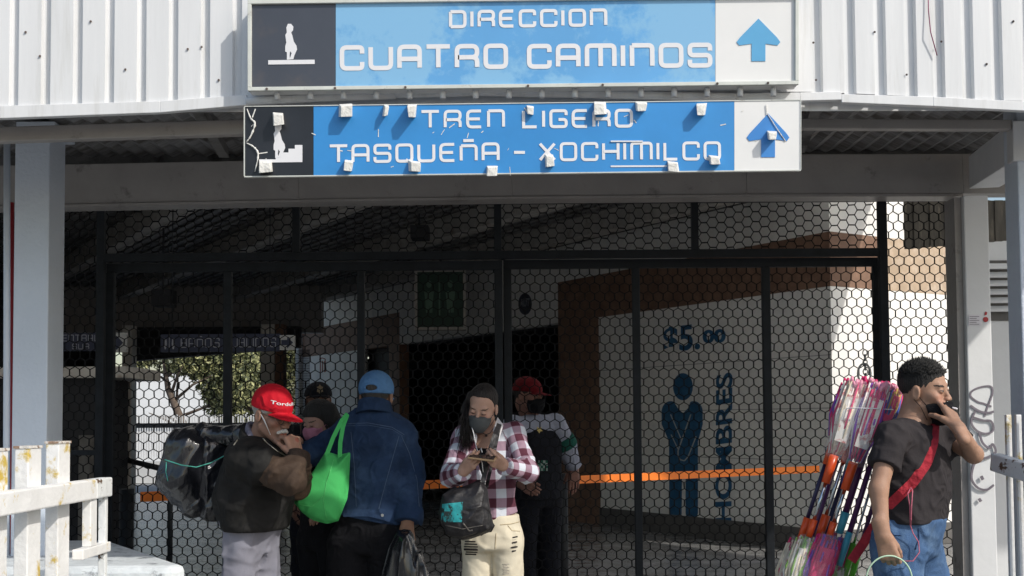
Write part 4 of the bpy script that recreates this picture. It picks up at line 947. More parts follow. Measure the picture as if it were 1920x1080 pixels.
def skin_col(base, kind='m', brow=True, eyes='down', extra=None, fem_b=False):
    base = np.array(base)
    def f(q):
        c = np.tile(base, (len(q), 1)); x = np.abs(q[:, 0]); y = q[:, 1]; z = q[:, 2]; hd = (y > .05) & (z > -.13) & (z < .11) & (x < .09)
        n = vnoise(q * 60); c *= (1 + .10 * (n - .5))[:, None]
        ch = np.exp(-(((x - .04) / .02) ** 2 + ((z + .025) / .02) ** 2)) * hd; c[:, 0] *= 1 + .12 * ch; c[:, 1] *= 1 - .05 * ch
        if brow:
            m = hd & (((x - .033) / .019) ** 2 + ((z - .0225 - .12 * (x - .033)) / (.0036 if fem_b else .0048)) ** 2 < 1); c[m] = (.03, .02, .016)
        e = (x - .031) / .0125; zz = z - .002
        if eyes == 'open':
            m = hd & (e ** 2 + (zz / .0026) ** 2 < 1) & (y > .07); c[m] = (.17, .13, .11); m = hd & ((x - .031) ** 2 + zz ** 2 * 2 < .0046 ** 2) & (y > .07); c[m] = (.02, .012, .01)
            m = hd & (e ** 2 * .85 + ((zz - .0034) / .0024) ** 2 < 1) & (y > .07); c[m] = (.03, .02, .018)
        else:
            m = hd & (e ** 2 * .85 + ((zz + .0045) / .0026) ** 2 < 1) & (y > .07); c[m] = (.03, .02, .018)
        m = hd & ((x / .021) ** 2 + ((z + .0645) / .0095) ** 2 < 1) & (y > .088); c[m] = c[m] * (1.05, .62, .62)
        if extra is not None: extra(q, c)
        return c
    return f
def skin_mat(name): 
    m = mat(name, (1, 1, 1), .58, .10, 30, .12, 180, attr='tone', spec=.35); b = m.node_tree.nodes['Principled BSDF']; b.inputs['Subsurface Weight'].default_value = .08; b.inputs['Subsurface Radius'].default_value = (.01, .004, .002); b.inputs['Subsurface Scale'].default_value = .5
    return m
SKIN = skin_mat('skin')

class Person:
    def __init__(s, label, root, skin, head, yaw, pitch=0, roll=0, fem=False, hs=1., group=None, kind='m', eyes='down', extra=None, brow=True):
        s.root = empty('person', root, label, 'person', group); s.skin = skin; s.H = A3(head); s.HM = frame(yaw, pitch, roll); s.fem = fem; s.hs = hs
        s.bprims = []; s.hands = []; s.colf = skin_col(skin, kind, brow, eyes, extra, fem); s.yaw = yaw
    def hl(s, P): return ((P - s.H) @ s.HM) / s.hs
    def hw(s, q): return Vector(s.H + s.HM @ A3(q) * s.hs)
    def joint(s, **J):
        s.J = {k: Vector(v) for k, v in J.items()}; return s
    def dims(s, tyaw, st, arm=(.048, .040, .027), leg=(.085, .058, .042), neck=.055):
        st = [(t, w * .92, d * .90, sh) for t, w, d, sh in st]; arm = tuple(a * .94 for a in arm)
        s.st = st; s.arm = arm; s.leg = leg; s.neckr = neck; F = frame(tyaw); s.X = Vector(F[:, 0]); s.F = Vector(F[:, 1])
        return s
    def d_torso(s, P, off=0., k=.03):
        FD[0] = tuple(s.F); J = s.J; st = [(t, w + off, d + off, sh) for t, w, d, sh in s.st]; return loft(P, J['pel'] - Vector((0, 0, .06)), J['neck'], s.X, s.F, st, k)
    def d_arm(s, P, side, off=0., wr=None, part=2):
        J = s.J; a, b, c = J['sh' + side], J['el' + side], J['wr' + side]; r = s.arm; o = off if isinstance(off, (tuple, list)) else (off, off, off)
        d = cap(P, a, b, r[0] + o[0], r[1] + o[1])
        if part > 1: d = smin(d, cap(P, b, c, r[1] + o[1], r[2] + o[2]), .02)
        return d
    def d_leg(s, P, side, off=0., cut=None):
        J = s.J; r = s.leg; o = off if isinstance(off, (tuple, list)) else (off, off, off)
        d = smin(cap(P, J['hp' + side], J['kn' + side], r[0] + o[0], r[1] + o[1]), cap(P, J['kn' + side], J['an' + side], r[1] + o[1], r[2] + o[2]), .03); return d
    def d_neck(s, P, r=None):
        r = r or s.neckr; return cap(P, s.hw((0, -.028, -.055)), s.J['neck'] + Vector((0, 0, -.01)), r, r * 1.12)
    def d_head(s, P): return head_sdf(s.hl(P), s.fem) * s.hs
    def hand(s, side, wr, fdir, back, curl, sd, spread=0., thumb=(.55, .5), sc_=1.):
        y = Vector(fdir).normalized(); z = Vector(back); z = (z - y * z.dot(y)).normalized(); x = y.cross(z); M = np.array([[x.x, y.x, z.x], [x.y, y.y, z.y], [x.z, y.z, z.z]], dtype=f4)
        s.hands.append((A3(wr), M, curl, sd, spread, thumb, sc_)); return s
    def d_hand(s, P, h): return hand_sdf((P - h[0]) @ h[1], h[2], h[3], h[4], h[5], h[6])
    def d_body(s, P):
        J = s.J; d = s.d_torso(P); d = smin(d, cap(P, J['shL'], J['shR'], s.arm[0] * .95, s.arm[0] * .95), .04)
        for q in 'LR': d = smin(d, s.d_arm(P, q), .03); d = smin(d, s.d_leg(P, q), .03)
        for q in 'LR':
            a = J['an' + q]; t = a + s.F * .16 - Vector((0, 0, a.z - .04)); d = smin(d, cap(P, a - Vector((0, 0, a.z - .05)), t, .04, .032), .02)
        d = smin(d, s.d_neck(P), .025); d = smin(d, s.d_head(P), .02)
        for h in s.hands: d = smin(d, s.d_hand(P, h), .014)
        return d
    def build_body(s, h=.010, hh=.0028):
        J = s.J; pts = np.array([list(v) for v in J.values()]); lo = pts.min(0) - .2; hi = pts.max(0) + .2; lo[2] = -.0; hi = np.maximum(hi, s.H + .16); lo = np.minimum(lo, s.H - .16); lo[2] = 0.002
        for hd in s.hands: lo = np.minimum(lo, hd[0] - .21); hi = np.maximum(hi, hd[0] + .21)
        lo[2] = -.02
        boxes = [(s.H - .17, s.H + .17, hh, None)] + [(hd[0] + hd[1] @ A3((0, .07, 0)) - .125, hd[0] + hd[1] @ A3((0, .07, 0)) + .125, .0022, hd) for hd in s.hands]
        V0, F0 = polygonize(s.d_body, lo, hi, h); keep = np.ones(len(F0), bool); C = V0[F0].mean(1)
        for a, b, _, _ in boxes: keep &= ~((C > a + 2 * h).all(1) & (C < b - 2 * h).all(1))
        Vs = [V0]; Fs = [F0[keep]]; n = len(V0)
        for i, (a, b, r, _) in enumerate(boxes):
            V, F = polygonize(s.d_body, a, b, r)
            if i:   # avoid doubling where boxes overlap earlier ones
                C = V[F].mean(1); kp = np.ones(len(F), bool)
                for a2, b2, _, _ in boxes[:i]: kp &= ~((C > a2 + .012).all(1) & (C < b2 - .012).all(1))
                F = F[kp]
            Vs.append(V); Fs.append(F + n); n += len(V)
        V = np.concatenate(Vs); F = np.concatenate(Fs); used = np.unique(F); mp = np.zeros(n, int); mp[used] = np.arange(len(used)); V = V[used]; F = mp[F]
        o = np_mesh('body', V, F, SKIN, s.root); q = s.hl(V.astype(f4)); set_attr(o, 'tone', s.colf(q)); s.body = o; return o
    def bounds(s, keys, pad=.14, extra=()):
        pts = np.array([list(s.J[k]) for k in keys] + [list(e) for e in extra]); return pts.min(0) - pad, pts.max(0) + pad
    def wear(s, name, fn, keys, m, h=.006, pad=.17, col=None, attr='tone', extra=()):
        lo, hi = s.bounds(keys, pad, extra); return solid(name, fn, lo, hi, h, m, s.root, col, attr)
    def d_trousers(s, P, off=(.014, .016, .022), top=.08, pel=None, fold=.006):
        J = s.J; d = smin(s.d_leg(P, 'L', off), s.d_leg(P, 'R', off), .012); d = smin(d, s.d_torso(P, .010), .03)
        zt = J['pel'].z + top; b = smin(smin(s.d_leg(P, 'L'), s.d_leg(P, 'R'), .012), s.d_torso(P), .03) - .005; d = d + fold * folds(P, (.3, .2, 1), 11, .3, 3.) + fold * .5 * folds(P, (1, .1, -.35), 19, .3, 5.); d = smin(d, b, .012); d = smax(d, P[:, 2] - zt, .006); return smax(d, .06 - P[:, 2], .005)
    def d_top(s, P, off, sl, hemz, foldA=.006, fr=13., cuff=True, neck=.062, hemslope=0., sleeves=2, ax=(.4, 0, 1), seed=0., wr_cut=.0, ntop=.06):
        J = s.J; d = s.d_torso(P, off); d = smin(d, cap(P, J['shL'], J['shR'], s.arm[0] + off * .7, s.arm[0] + off * .7), .05)
        for q in 'LR':
            a = s.d_arm(P, q, sl, part=sleeves)
            if sleeves > 1:
                u = (J['wr' + q] - J['el' + q]).normalized(); a = smax(a, ((P - A3(J['wr' + q])) @ A3(u)) + wr_cut, .004)
            else:
                u = (J['el' + q] - J['sh' + q]).normalized(); a = smax(a, ((P - A3(J['sh' + q].lerp(J['el' + q], wr_cut or .6))) @ A3(u)), .004)
            el = J['el' + q]; rr = np.sqrt(((P - A3(el)) ** 2).sum(1)); a = a + foldA * 1.3 * np.exp(-(rr / .11) ** 2) * folds(P, A3((J['wr' + q] - J['sh' + q]).cross(Vector((.3, .8, .2)))), fr * 1.6, .3, 7.)
            d = smin(d, a, .014 if sleeves > 1 else .03)
        b = smin(s.d_torso(P), cap(P, J['shL'], J['shR'], s.arm[0], s.arm[0]), .04) - .004; d = smin(d + foldA * folds(P, ax, fr, .3, seed), b, .012)
        d = d + foldA * .3 * np.minimum(folds(P, (1, .2, -.5), fr * 1.7, .3, seed + 4), .1)
        d = smax(d, hemz + hemslope * (P[:, 0] - J['pel'].x) - P[:, 2], .006)
        d = smax(d, -s.d_neck(P, neck), .006); d = smax(d, (P[:, 2] - (J['neck'].z + ntop)), .01); return d
# ================================================================ PEOPLE
def hairline(pts):
    a = np.array(pts, dtype=f4)
    return lambda y: np.interp(y, a[:, 0], a[:, 1])
def hair_fn(p, hl_, grow=1.08, noise=.006, top=0., k=.006, nape=False):
    def f(P):
        q = p.hl(P); d = ell(q, (0, -.014, .040 + top), (.074 * grow, .094 * grow, (.084 + top) * grow)); d = smin(d, cap(q, (0, -.050, 0), (0, -.044, -.065), .046, .042), .02) if nape else d
        d = d - noise * (vnoise(q * (90, 60, 60)) - .5) * .8 - noise * (vnoise(q * 35) - .5) - .0011 * np.sin(np.arctan2(q[:, 0] - .02, q[:, 1] + .03) * 34 + 9 * vnoise(q * 22))
        return smax(d, hl_(q[:, 1]) - q[:, 2] + .004 * (vnoise(q * 120) - .5), k) * p.hs
    return f
def add_hair(p, m, hl_, grow=1.08, noise=.006, top=0., h=.0032, name='hair', nape=False):
    fn = hair_fn(p, hl_, grow, noise, top, nape=nape); return solid(name, fn, p.H - .16, p.H + .16, h, m, p.root)
def add_cap(p, m, col=None, brim=True, crown=(.084, .105, .088), zc=.040, cut=.030, tilt=.12, brim_len=.075, h=.0032, back_open=False, name='cap'):
    def f(P):
        q = p.hl(P); d = ell(q, (0, -.010, zc), crown); d = smax(d, (cut + tilt * -q[:, 1] * 0 - q[:, 2] + (q[:, 1] * tilt)), .004)
        seam = np.minimum(np.abs(q[:, 0]), np.abs(q[:, 1] + .01)); d = d + .0012 * np.exp(-(seam / .0025) ** 2)
        if brim:
            zb = cut + .002 + q[:, 1] * tilt + (q[:, 0] ** 2) * -3.2 - np.maximum(q[:, 1] - .08, 0) * .18
            b = np.maximum(np.abs(q[:, 2] - zb) - .0028, np.sqrt((q[:, 0] / .072) ** 2 + (np.maximum(q[:, 1] - .05, 0) / (brim_len + .05)) ** 2) * .07 - .07); b = np.maximum(b, .05 - q[:, 1]); d = smin(d, b, .006)
        if back_open: d = smax(d, -ell(q, (0, -.112, cut + .018), (.030, .03, .014)), .003)
        if back_open: d = smin(d, cap(q, (-.034, -.100, cut + .001), (.034, -.100, cut + .001), .006, .006), .002)
        return d * p.hs
    return solid(name, f, p.H - .21, p.H + .21, h, m, p.root), f
def mask_fn(p, z0=-.112, z1=-.012, drop=0., off=.0045):
    def f(P):
        q = p.hl(P); q2 = q.copy(); d0 = head_sdf(q, p.fem, False); d1 = ell(q, (0, .075 - drop * .3, -.050 - drop), (.048, .046, .052)); d = smin(d0, d1, .02) - off; d = np.maximum(d, -(d0 - .0004) * 0 - 1)
        cz = (z0 - drop) + .10 * np.abs(q[:, 0]); d = smax(d, cz - q[:, 2], .003); d = smax(d, q[:, 2] - (z1 - drop) - .10 * np.maximum(.04 - np.abs(q[:, 0]) * 1.3, 0) * .6 + np.maximum(np.abs(q[:, 0]) - .04, 0) * .5, .003)
        d = smax(d, (.030 - q[:, 1]) + np.abs(q[:, 2] + .055) * .25, .003); return (d + .0009 * vnoise(q * 70)) * p.hs
    return f
def add_mask(p, m, **k):
    f = mask_fn(p, **k); o = solid('face_mask', f, p.H - .15, p.H + .15, .0026, m, p.root); mb = MB()
    dz = k.get('drop', 0)
    for s in (-1, 1):
        for za in (-.03, -.085): mb.tube([p.hw((s * .056, .034, za - dz)), p.hw((s * .075, .015, za * .6 - dz * .4)), p.hw((s * .081, -.012, .012 if za > -.05 else -.03))], .0013, 5)
    mb.build('ear_loop', m, o); return o, f
def zpx(py, Y): return W(960, py, Y).z
def foot(J): return (J.x, J.y, 0)
cloth = lambda n, c, **k: mat(n, c, k.pop('rough', .9), k.pop('var', .15), k.pop('scale', 12), k.pop('bump', .3), k.pop('bscale', 160), spec=k.pop('spec', .15), crease=k.pop('crease', .55), **k)
BRS = (.34, .19, .125); TAN = (.37, .215, .145); DRK = (.16, .08, .055)
def set_legs(J, pel, sp, dirx, Y=0, fwd=(0, 0), zk=.48):
    X = Vector(dirx)
    for s, n in ((1, 'R'), (-1, 'L')):
        J['hp' + n] = pel + X * (s * sp) + Vector((0, 0, -.02)); k = pel + X * (s * sp * 1.1); f_ = Vector((fwd[0] if n == 'R' else fwd[1])) if fwd and isinstance(fwd[0], (tuple, list)) else Vector((0, 0, 0))
        J['kn' + n] = Vector((k.x, k.y, zk)) + f_ * .5; J['an' + n] = Vector((k.x, k.y, .09)) + f_
    return J

# ---------------------------------------------------------------- broom seller
Yv = 4.6
def stub(q, c):
    m = (q[:, 1] > .02) & (q[:, 2] < -.045) & (q[:, 2] > -.13) & (q[:, 1] > .05); c[m] *= .82
vH = W(1733, 733, 4.58)
v = Person('man in dark T-shirt and jeans smoking with a black mask pulled under his chin', (vH.x, 4.6, 0), TAN, vH, 50, 3, 3, hs=.95, eyes='open', extra=stub)
J = dict(neck=W(1712, 789, 4.60), pel=W(1700, 1010, 4.62), shR=W(1671, 818, 4.47), elR=W(1647, 918, 4.40), wrR=W(1655, 1003, 4.36), shL=W(1764, 808, 4.74), elL=W(1826, 852, 4.58), wrL=W(1797, 803, 4.43))
F = frame(50); set_legs(J, J['pel'], .095, F[:, 0], fwd=((.0, 0, 0), (.16, -.04, 0)))
v.joint(**J).dims(50, [(0, .150, .110, 0), (.2, .155, .120, .005), (.45, .155, .130, .012), (.7, .168, .118, .01), (.86, .165, .095, 0), (.95, .11, .075, 0), (1, .07, .06, 0)], arm=(.046, .036, .027), leg=(.080, .058, .042), neck=.057)
v.hand('R', J['wrR'], (W(1668, 1046, 4.36) - J['wrR']), (-.35, -.9, 0), (.75, .85, .9, .95), -1, 0, (.35, .5))
mouth = v.hw((0.0, .100, -.062))
v.hand('L', J['wrL'], (mouth + Vector((-.012, -.03, -.012)) - J['wrL']), (.55, -.75, .35), (.12, .12, .55, .7), -1, .5, (.6, .8))
v.build_body()
black_tee = cloth('charcoal_cotton', (.035, .031, .033), var=.1, bump=.15)
tee = lambda P: v.d_top(P, .012, (.011, .014, .02), zpx(984, 4.6), .015, 10, sleeves=1, neck=.063, ax=(.8, -.1, -.5), wr_cut=.54)
v.wear('t_shirt', tee, ('neck', 'pel', 'shL', 'shR', 'elL', 'elR'), black_tee)
jean_v = cloth('blue_denim', (.060, .115, .225), var=.3, scale=9, bump=.4, bscale=260, dirt=(.16, .25, .38), dscale=5, dlo=.48, dhi=.7)
jv = lambda P: v.d_trousers(P, (.016, .022, .03), .085, fold=.014)
v.wear('jeans', jv, ('pel', 'hpL', 'hpR', 'knL', 'knR', 'anL', 'anR'), jean_v, .008)
mb = MB(); 
surf_line(mb, jv, [(1722, 990), (1723, 1010), (1716, 1030)], .003)
surf_line(mb, jv, [(1660, 992), (1668, 1004), (1690, 1004)], .0025)
mb.build('jean_seams', cloth('dark_denim_seam', (.03, .06, .13)), v.root)
blackhair = mat('black_hair', (.010, .009, .008), .6, .3, 60, .6, 300)
vh = hairline([(-.12, -.055), (-.06, -.045), (-.02, -.02), (0, .012), (.022, -.006), (.034, -.002), (.045, .03), (.062, .054), (.09, .064)])
add_hair(v, blackhair, vh, 1.02, .003, .003)
# spiky strands
rg = np.random.default_rng(4); V = []; Fc = []
for _ in range(2600):
    d = rg.normal(size=3); d[2] = abs(d[2]) + .15; d /= np.linalg.norm(d); q = np.array((0, -.014, .042)) + d * (.076, .096, .086)
    if q[2] < vh(q[1]) + .01 or q[2] < .03: continue
    up = np.array((d[0] * .55, d[1] * .35 + .28, d[2] * .9)) + rg.normal(size=3) * .16; up /= np.linalg.norm(up); L_ = rg.uniform(.010, .020) * (1 if q[2] > .07 else .35); s_ = rg.normal(size=3); s_ = np.cross(s_, up); s_ /= np.linalg.norm(s_); t_ = np.cross(up, s_); w = .0016; i0 = len(V)
    V += [np.array(v.hw(q + s_ * w)), np.array(v.hw(q - s_ * w * .5 + t_ * w)), np.array(v.hw(q - s_ * w * .5 - t_ * w)), np.array(v.hw(q + up * L_))]
    Fc += [(i0, i0 + 1, i0 + 3), (i0 + 1, i0 + 2, i0 + 3), (i0 + 2, i0, i0 + 3)]
np_mesh('spiky_strands', V, Fc, blackhair, v.root, smooth=False)
blk_mask = cloth('black_mask_cloth', (.010, .010, .012), var=.2)
add_mask(v, blk_mask, drop=.030, off=.008)
mb = MB(); p0 = v.hw((.006, .103, -.062)); mb.tube([p0, p0 + (v.hw((.006, .137, -.068)) - p0)], .0036, 8); tag(mb.build('cigarette', paper), 'white cigarette held to the lips of the broom seller', 'cigarette')
# red strap and pink cord
strapm = cloth('red_strap', (.40, .035, .05), var=.2, scale=20, bump=.5, bscale=80)
st_ = MB(); A_ = surf_band(st_, tee, [(1752, 797), (1750, 830), (1738, 868), (1712, 905), (1680, 935), (1652, 962)], .037)
P_end = A_[-1]; band(st_, [P_end, W(1640, 985, 4.62), W(1618, 1020, 4.66), W(1596, 1052, 4.66)], .037)
tag(st_.build('shoulder_strap', strapm), 'wide red woven strap slung across the dark T-shirt of the broom seller', 'strap')
cd_ = MB(); pinkm = cloth('pink_cord', (.55, .16, .22))
h0 = hit(tee, 1706, 914); dd = Vector((0, -.012, 0))
cd_.tube([h0 + dd] + [W(a, b, h0.y - .03) for a, b in ((1702, 925), (1706, 950), (1707, 985), (1712, 1000), (1722, 1016), (1724, 1035), (1712, 1052), (1690, 1052))], .0022, 5)
cd_.tube([h0 + dd] + [W(a, b, h0.y - .035) for a, b in ((1711, 920), (1709, 950), (1708, 985))], .0022, 5)
tag(cd_.build('dangling_cord', pinkm), 'thin pink cord dangling from the red strap over the jeans', 'cord')
# wire hoop of the bucket he carries
bk = empty('bucket', W(1667, 1200, 4.34), 'bucket hanging from a pale green wire hoop in the right hand of the broom seller', 'bucket')
mb = MB(); mb.tube([W(1667 + 43 * math.cos(t), 1088 - 46 * math.sin(t), 4.34) for t in np.linspace(-.15, math.pi + .15, 24)], .0032, 6); mb.build('wire_handle', mat('pale_green_wire', (.45, .62, .45), .4), bk)
mb = MB(); ctr = W(1667, 1096, 4.34); n = 20
for (z0_, r0, z1_, r1) in ((0, .095, -.20, .075),):
    a = [ctr + Vector((r0 * math.cos(2 * math.pi * k / n), r0 * math.sin(2 * math.pi * k / n), z0_)) for k in range(n)]; b = [ctr + Vector((r1 * math.cos(2 * math.pi * k / n), r1 * math.sin(2 * math.pi * k / n), z1_)) for k in range(n)]; mb.hexa(a, b)
mb.build('pail', mat('teal_plastic', (.02, .16, .16), .3), bk, smooth=False)

# ---------------------------------------------------------------- brooms and mops in wrappers
def plastic(name, alpha, tint=(.85, .85, .88)):
    m = mat(name, tint, .10, .1, 20, .9, 45, alpha=alpha, coat=.5); return m
wrap = plastic('clear_wrapper', .10)
orange_pl = mat('orange_plastic', (.72, .085, .015), .3, .05); cyan_pl = mat('cyan_plastic', (.08, .42, .52), .3, .05); green_pl = mat('green_plastic', (.16, .62, .05), .3, .05)
steel = mat('chromed_pole', (.55, .60, .66), .16, .05, metal=1.0); purple_p = mat('purple_pole', (.085, .018, .10), .3, .1); navy_p = mat('navy_pole', (.02, .018, .07), .3)
fibc = [mat('cream_fibre', (.66, .58, .44), .8, .2, 30), mat('magenta_fibre', (.60, .02, .13), .6, .2, 30), mat('violet_fibre', (.22, .07, .42), .6, .2, 30), mat('blue_fibre', (.05, .10, .42), .6, .2), mat('white_label', (.74, .71, .66), .4, .12, 20, dirt=(.50, .17, .16), dscale=26, dlo=.52, dhi=.6), mat('gold_fibre', (.58, .40, .08), .5), mat('lime_fibre', (.25, .45, .10), .6)]
mat('pale_pink', (.72, .30, .40), .4, .2, 20); tf = []
def rtube(mb, p, q, r0, r1, n=12, seg=1, jit=0., rg=None):
    pts = [p.lerp(q, k / seg) for k in range(seg + 1)]; rr = [r0 + (r1 - r0) * k / seg + (rg.uniform(-jit, jit) if rg is not None else 0) for k in range(seg + 1)]; mb.tube(pts, rr, n)
def broom(pb, pt, segs, label, seed, headtop=True):
    """segs: list of (t0, t1, radius, material, name) along the line from bottom pb to top pt; 'head' segments become wrapped fibre heads"""
    rg = random.Random(seed); t = empty('broom', pb, label, 'broom', 'brooms and mops in the seller\'s bundle'); ax = (pt - pb).normalized(); sx = ax.cross(Vector((0, 1, 0))).normalized()
    for t0, t1, r, m, nm in segs:
        a = pb.lerp(pt, t0); b = pb.lerp(pt, t1)
        if nm != 'head': mb = MB(); rtube(mb, a, b, r * (1.0 if nm == 'pole' else .92), r * (1.0 if nm == 'pole' else 1.08), 14); mb.build(nm, m, t); continue
        mb = MB(); cs = m; L_ = (b - a).length
        for k in range(170):
            an = rg.uniform(0, 6.28); rad = r * 1.12 * math.sqrt(rg.uniform(.15, 1.0)); off = sx * math.cos(an) * rad + Vector((0, 1, 0)) * math.sin(an) * rad * .6; u0 = rg.uniform(0, .35); u1 = rg.uniform(.6, 1.0); mb.mi = rg.choice(range(len(cs))); mid = a.lerp(b, (u0 + u1) / 2) + off * 1.15 + Vector((rg.uniform(-.004, .004), 0, 0))
            mb.tube([a.lerp(b, u0) + off * .6, mid, a.lerp(b, u1) + off * 1.05], [.0035, .0055, .0042], 4)
        hd = mb.build('fibre_head', [fibc[c] for c in cs], t)
        mb = MB(); c = a.lerp(b, .5) + Vector((0, -r * .72, 0)); c2 = a.lerp(b, .56)
        mb.hexa([a.lerp(b, .18) + Vector((0, -r * .68, 0)) - sx * r * .62, a.lerp(b, .18) + Vector((0, -r * .68, 0)) + sx * r * .62, a.lerp(b, .80) + Vector((0, -r * .68, 0)) + sx * r * .7, a.lerp(b, .80) + Vector((0, -r * .68, 0)) - sx * r * .7],
                [a.lerp(b, .18) + Vector((0, -r * .70, 0)) - sx * r * .62, a.lerp(b, .18) + Vector((0, -r * .70, 0)) + sx * r * .62, a.lerp(b, .80) + Vector((0, -r * .70, 0)) + sx * r * .7, a.lerp(b, .80) + Vector((0, -r * .70, 0)) - sx * r * .7])
        if t1 > .95:
            for q in range(16):
                an = rg.uniform(0, 6.28); mb2 = None; hdp = b + sx * math.cos(an) * r * .9 + Vector((0, 1, 0)) * math.sin(an) * r * .6
                tf.append((hdp - ax * rg.uniform(.01, .05), hdp + ax * rg.uniform(-.005, .014) + sx * rg.uniform(-.012, .012)))
            m2 = MB()
            for p1, p2 in tf: m2.tube([p1, p1.lerp(p2, .6) + Vector((0, -.004, 0)), p2], [.004, .008, .005], 5)
            m2.build('ribbon_bow', [fibc[1], MATS['pale_pink']][seed % 2], hd); tf.clear()
        if 4 in cs or 1 in cs: mb.build('label_card', fibc[4 if 4 in cs else 1], hd)
        else: mb.bm.free()
        mb = MB(); n = 9; pts = [a.lerp(b, k / n - .03 + .045 * k / n) for k in range(n + 1)]; rr = [r * (.75 + .5 * math.sin(math.pi * min(1, k / n + .1)) ** .5 + rg.uniform(-.12, .12)) for k in range(n + 1)]
        mb.tube(pts, rr, 14, cap=False)
        for vv in mb.bm.verts: vv.co += Vector((rg.uniform(-1, 1), rg.uniform(-1, 1), rg.uniform(-1, 1))) * .004
        mb.build('plastic_wrapper', wrap, hd, smooth=False)
    return t
def bl(x860, slope, Y, yb=1120, yt=712):
    """bottom and top points of a pole crossing x860 at py 860"""
    return W(x860 - (yb - 860) * slope, yb, Y + .03), W(x860 + (860 - yt) * slope, yt, Y)
def tt(py, yb=1120, yt=712): return (yb - py) / (yb - yt)
spec = [
 (1551, .33, 4.80, 1120, 718, [(0, .27, .042, (0, 1, 1), 'head'), (.27, .37, .015, orange_pl, 'grip'), (.37, .62, .0085, navy_p, 'pole'), (.62, .74, .013, orange_pl, 'socket'), (.74, 1.0, .036, (1, 2, 3), 'head')], 'broom with dark pole and crimson violet head at the outer edge of the bundle'),
 (1562, .31, 4.72, 1120, 716, [(0, .28, .044, (0, 4, 6), 'head'), (.28, .36, .014, orange_pl, 'grip'), (.36, .53, .0078, steel, 'pole'), (.53, .66, .0185, orange_pl, 'socket'), (.66, 1.0, .040, (4, 1, 4, 0), 'head')], 'broom with chrome pole and thick orange socket under a white wrapped head'),
 (1583, .32, 4.76, 1120, 714, [(0, .27, .040, (0, 1, 6), 'head'), (.27, .38, .017, orange_pl, 'grip'), (.38, .62, .0078, steel, 'pole'), (.62, .72, .012, orange_pl, 'socket'), (.72, 1.0, .026, (2, 1), 'head')], 'broom with chrome pole and slim purple head in the middle of the bundle'),
 (1603, .33, 4.69, 1120, 718, [(0, .29, .044, (2, 1, 1), 'head'), (.29, .35, .014, orange_pl, 'grip'), (.35, .50, .0078, steel, 'pole'), (.50, .63, .0185, orange_pl, 'socket'), (.63, 1.0, .042, (4, 1, 1, 2), 'head')], 'broom with thick orange socket and pink labelled head nearest the seller'),
 (1618, .32, 4.78, 1120, 722, [(0, .30, .046, (2, 1, 2), 'head'), (.30, .40, .0165, cyan_pl, 'grip'), (.40, .72, .014, purple_p, 'pole'), (.72, 1.0, .030, (1, 3, 5), 'head')], 'broom with wide purple pole and pale blue grip'),
 (1636, .31, 4.74, 1120, 726, [(0, .15, .03, (6, 0), 'head'), (.15, .31, .013, cyan_pl, 'grip'), (.31, .66, .0115, purple_p, 'pole'), (.66, .80, .014, cyan_pl, 'socket'), (.80, 1.0, .034, (1, 3, 5), 'head')], 'broom with slim purple pole and cyan socket half behind the arm of the seller'),
 (1649, .30, 4.81, 1120, 730, [(0, .10, .03, (6, 1), 'head'), (.10, .26, .0145, green_pl, 'grip'), (.26, .60, .0055, steel, 'pole'), (.60, .78, .012, orange_pl, 'socket'), (.78, 1.0, .034, (1, 5, 3), 'head')], 'broom with bright green grip and thin chrome pole'),
 (1663, .30, 4.86, 1130, 735, [(0, .08, .03, (6, 3), 'head'), (.08, .22, .013, green_pl, 'grip'), (.22, .7, .009, purple_p, 'pole'), (.7, 1.0, .034, (1, 2), 'head')], 'broom with dull green grip and dark purple pole deepest behind the seller'),
 (1571, .33, 4.88, 1120, 730, [(0, .1, .03, (1, 3), 'head'), (.1, .66, .0095, purple_p, 'pole'), (.66, 1.0, .034, (3, 1, 2), 'head')], 'broom with dark purple pole hidden behind the chrome ones'),
 (1594, .33, 4.90, 1120, 724, [(0, .1, .03, (1, 3), 'head'), (.1, .6, .010, navy_p, 'pole'), (.6, .70, .012, cyan_pl, 'socket'), (.70, 1.0, .034, (1, 2), 'head')], 'broom with navy pole and small teal socket at the back of the bundle'),
]
for i, (x8, slp, Yb_, yb_, yt_, segs, lab) in enumerate(spec):
    pb, pt = bl(x8, slp, Yb_, yb_, yt_); broom(pb, pt, segs, lab, 40 + i)
mb = MB(); mb.tube([W(a, b, Y_) for a, b, Y_ in ((1563, 768, 4.86), (1575, 766, 4.72), (1605, 765, 4.66), (1640, 766, 4.65), (1672, 768, 4.70), (1690, 770, 4.85), (1640, 762, 4.96), (1585, 762, 4.96))], .0022, 5, closed=True)
tag(mb.build('twine', paper), 'thin pale twine tied round the tops of the wrapped brooms', 'twine')

# ---------------------------------------------------------------- woman in plaid shirt
Yw = 5.5
def lashes(q, c): pass
wH = W(905, 764, 5.47)
w_ = Person('woman in maroon and white plaid shirt and grey mask reading her phone', (wH.x, 5.55, 0), (.45, .275, .205), wH, -17, 22, -9, fem=True, hs=.85)
J = dict(neck=W(913, 806, 5.57), pel=W(924, 1004, 5.56), shR=W(868, 818, 5.58), elR=W(848, 892, 5.42), wrR=W(868, 884, 5.25), shL=W(964, 812, 5.54), elL=W(987, 884, 5.40), wrL=W(945, 874, 5.26))
F = frame(-8); set_legs(J, J['pel'], .070, F[:, 0])
J['knR'].x -= .01
w_.joint(**J).dims(-8, [(0, .132, .105, 0), (.14, .136, .105, 0), (.42, .112, .088, .008), (.68, .132, .108, .025), (.84, .140, .085, .0), (.95, .085, .062, 0), (1, .05, .048, 0)], arm=(.042, .036, .024), leg=(.066, .048, .036), neck=.046)
phone_c = W(905, 858, 5.17)
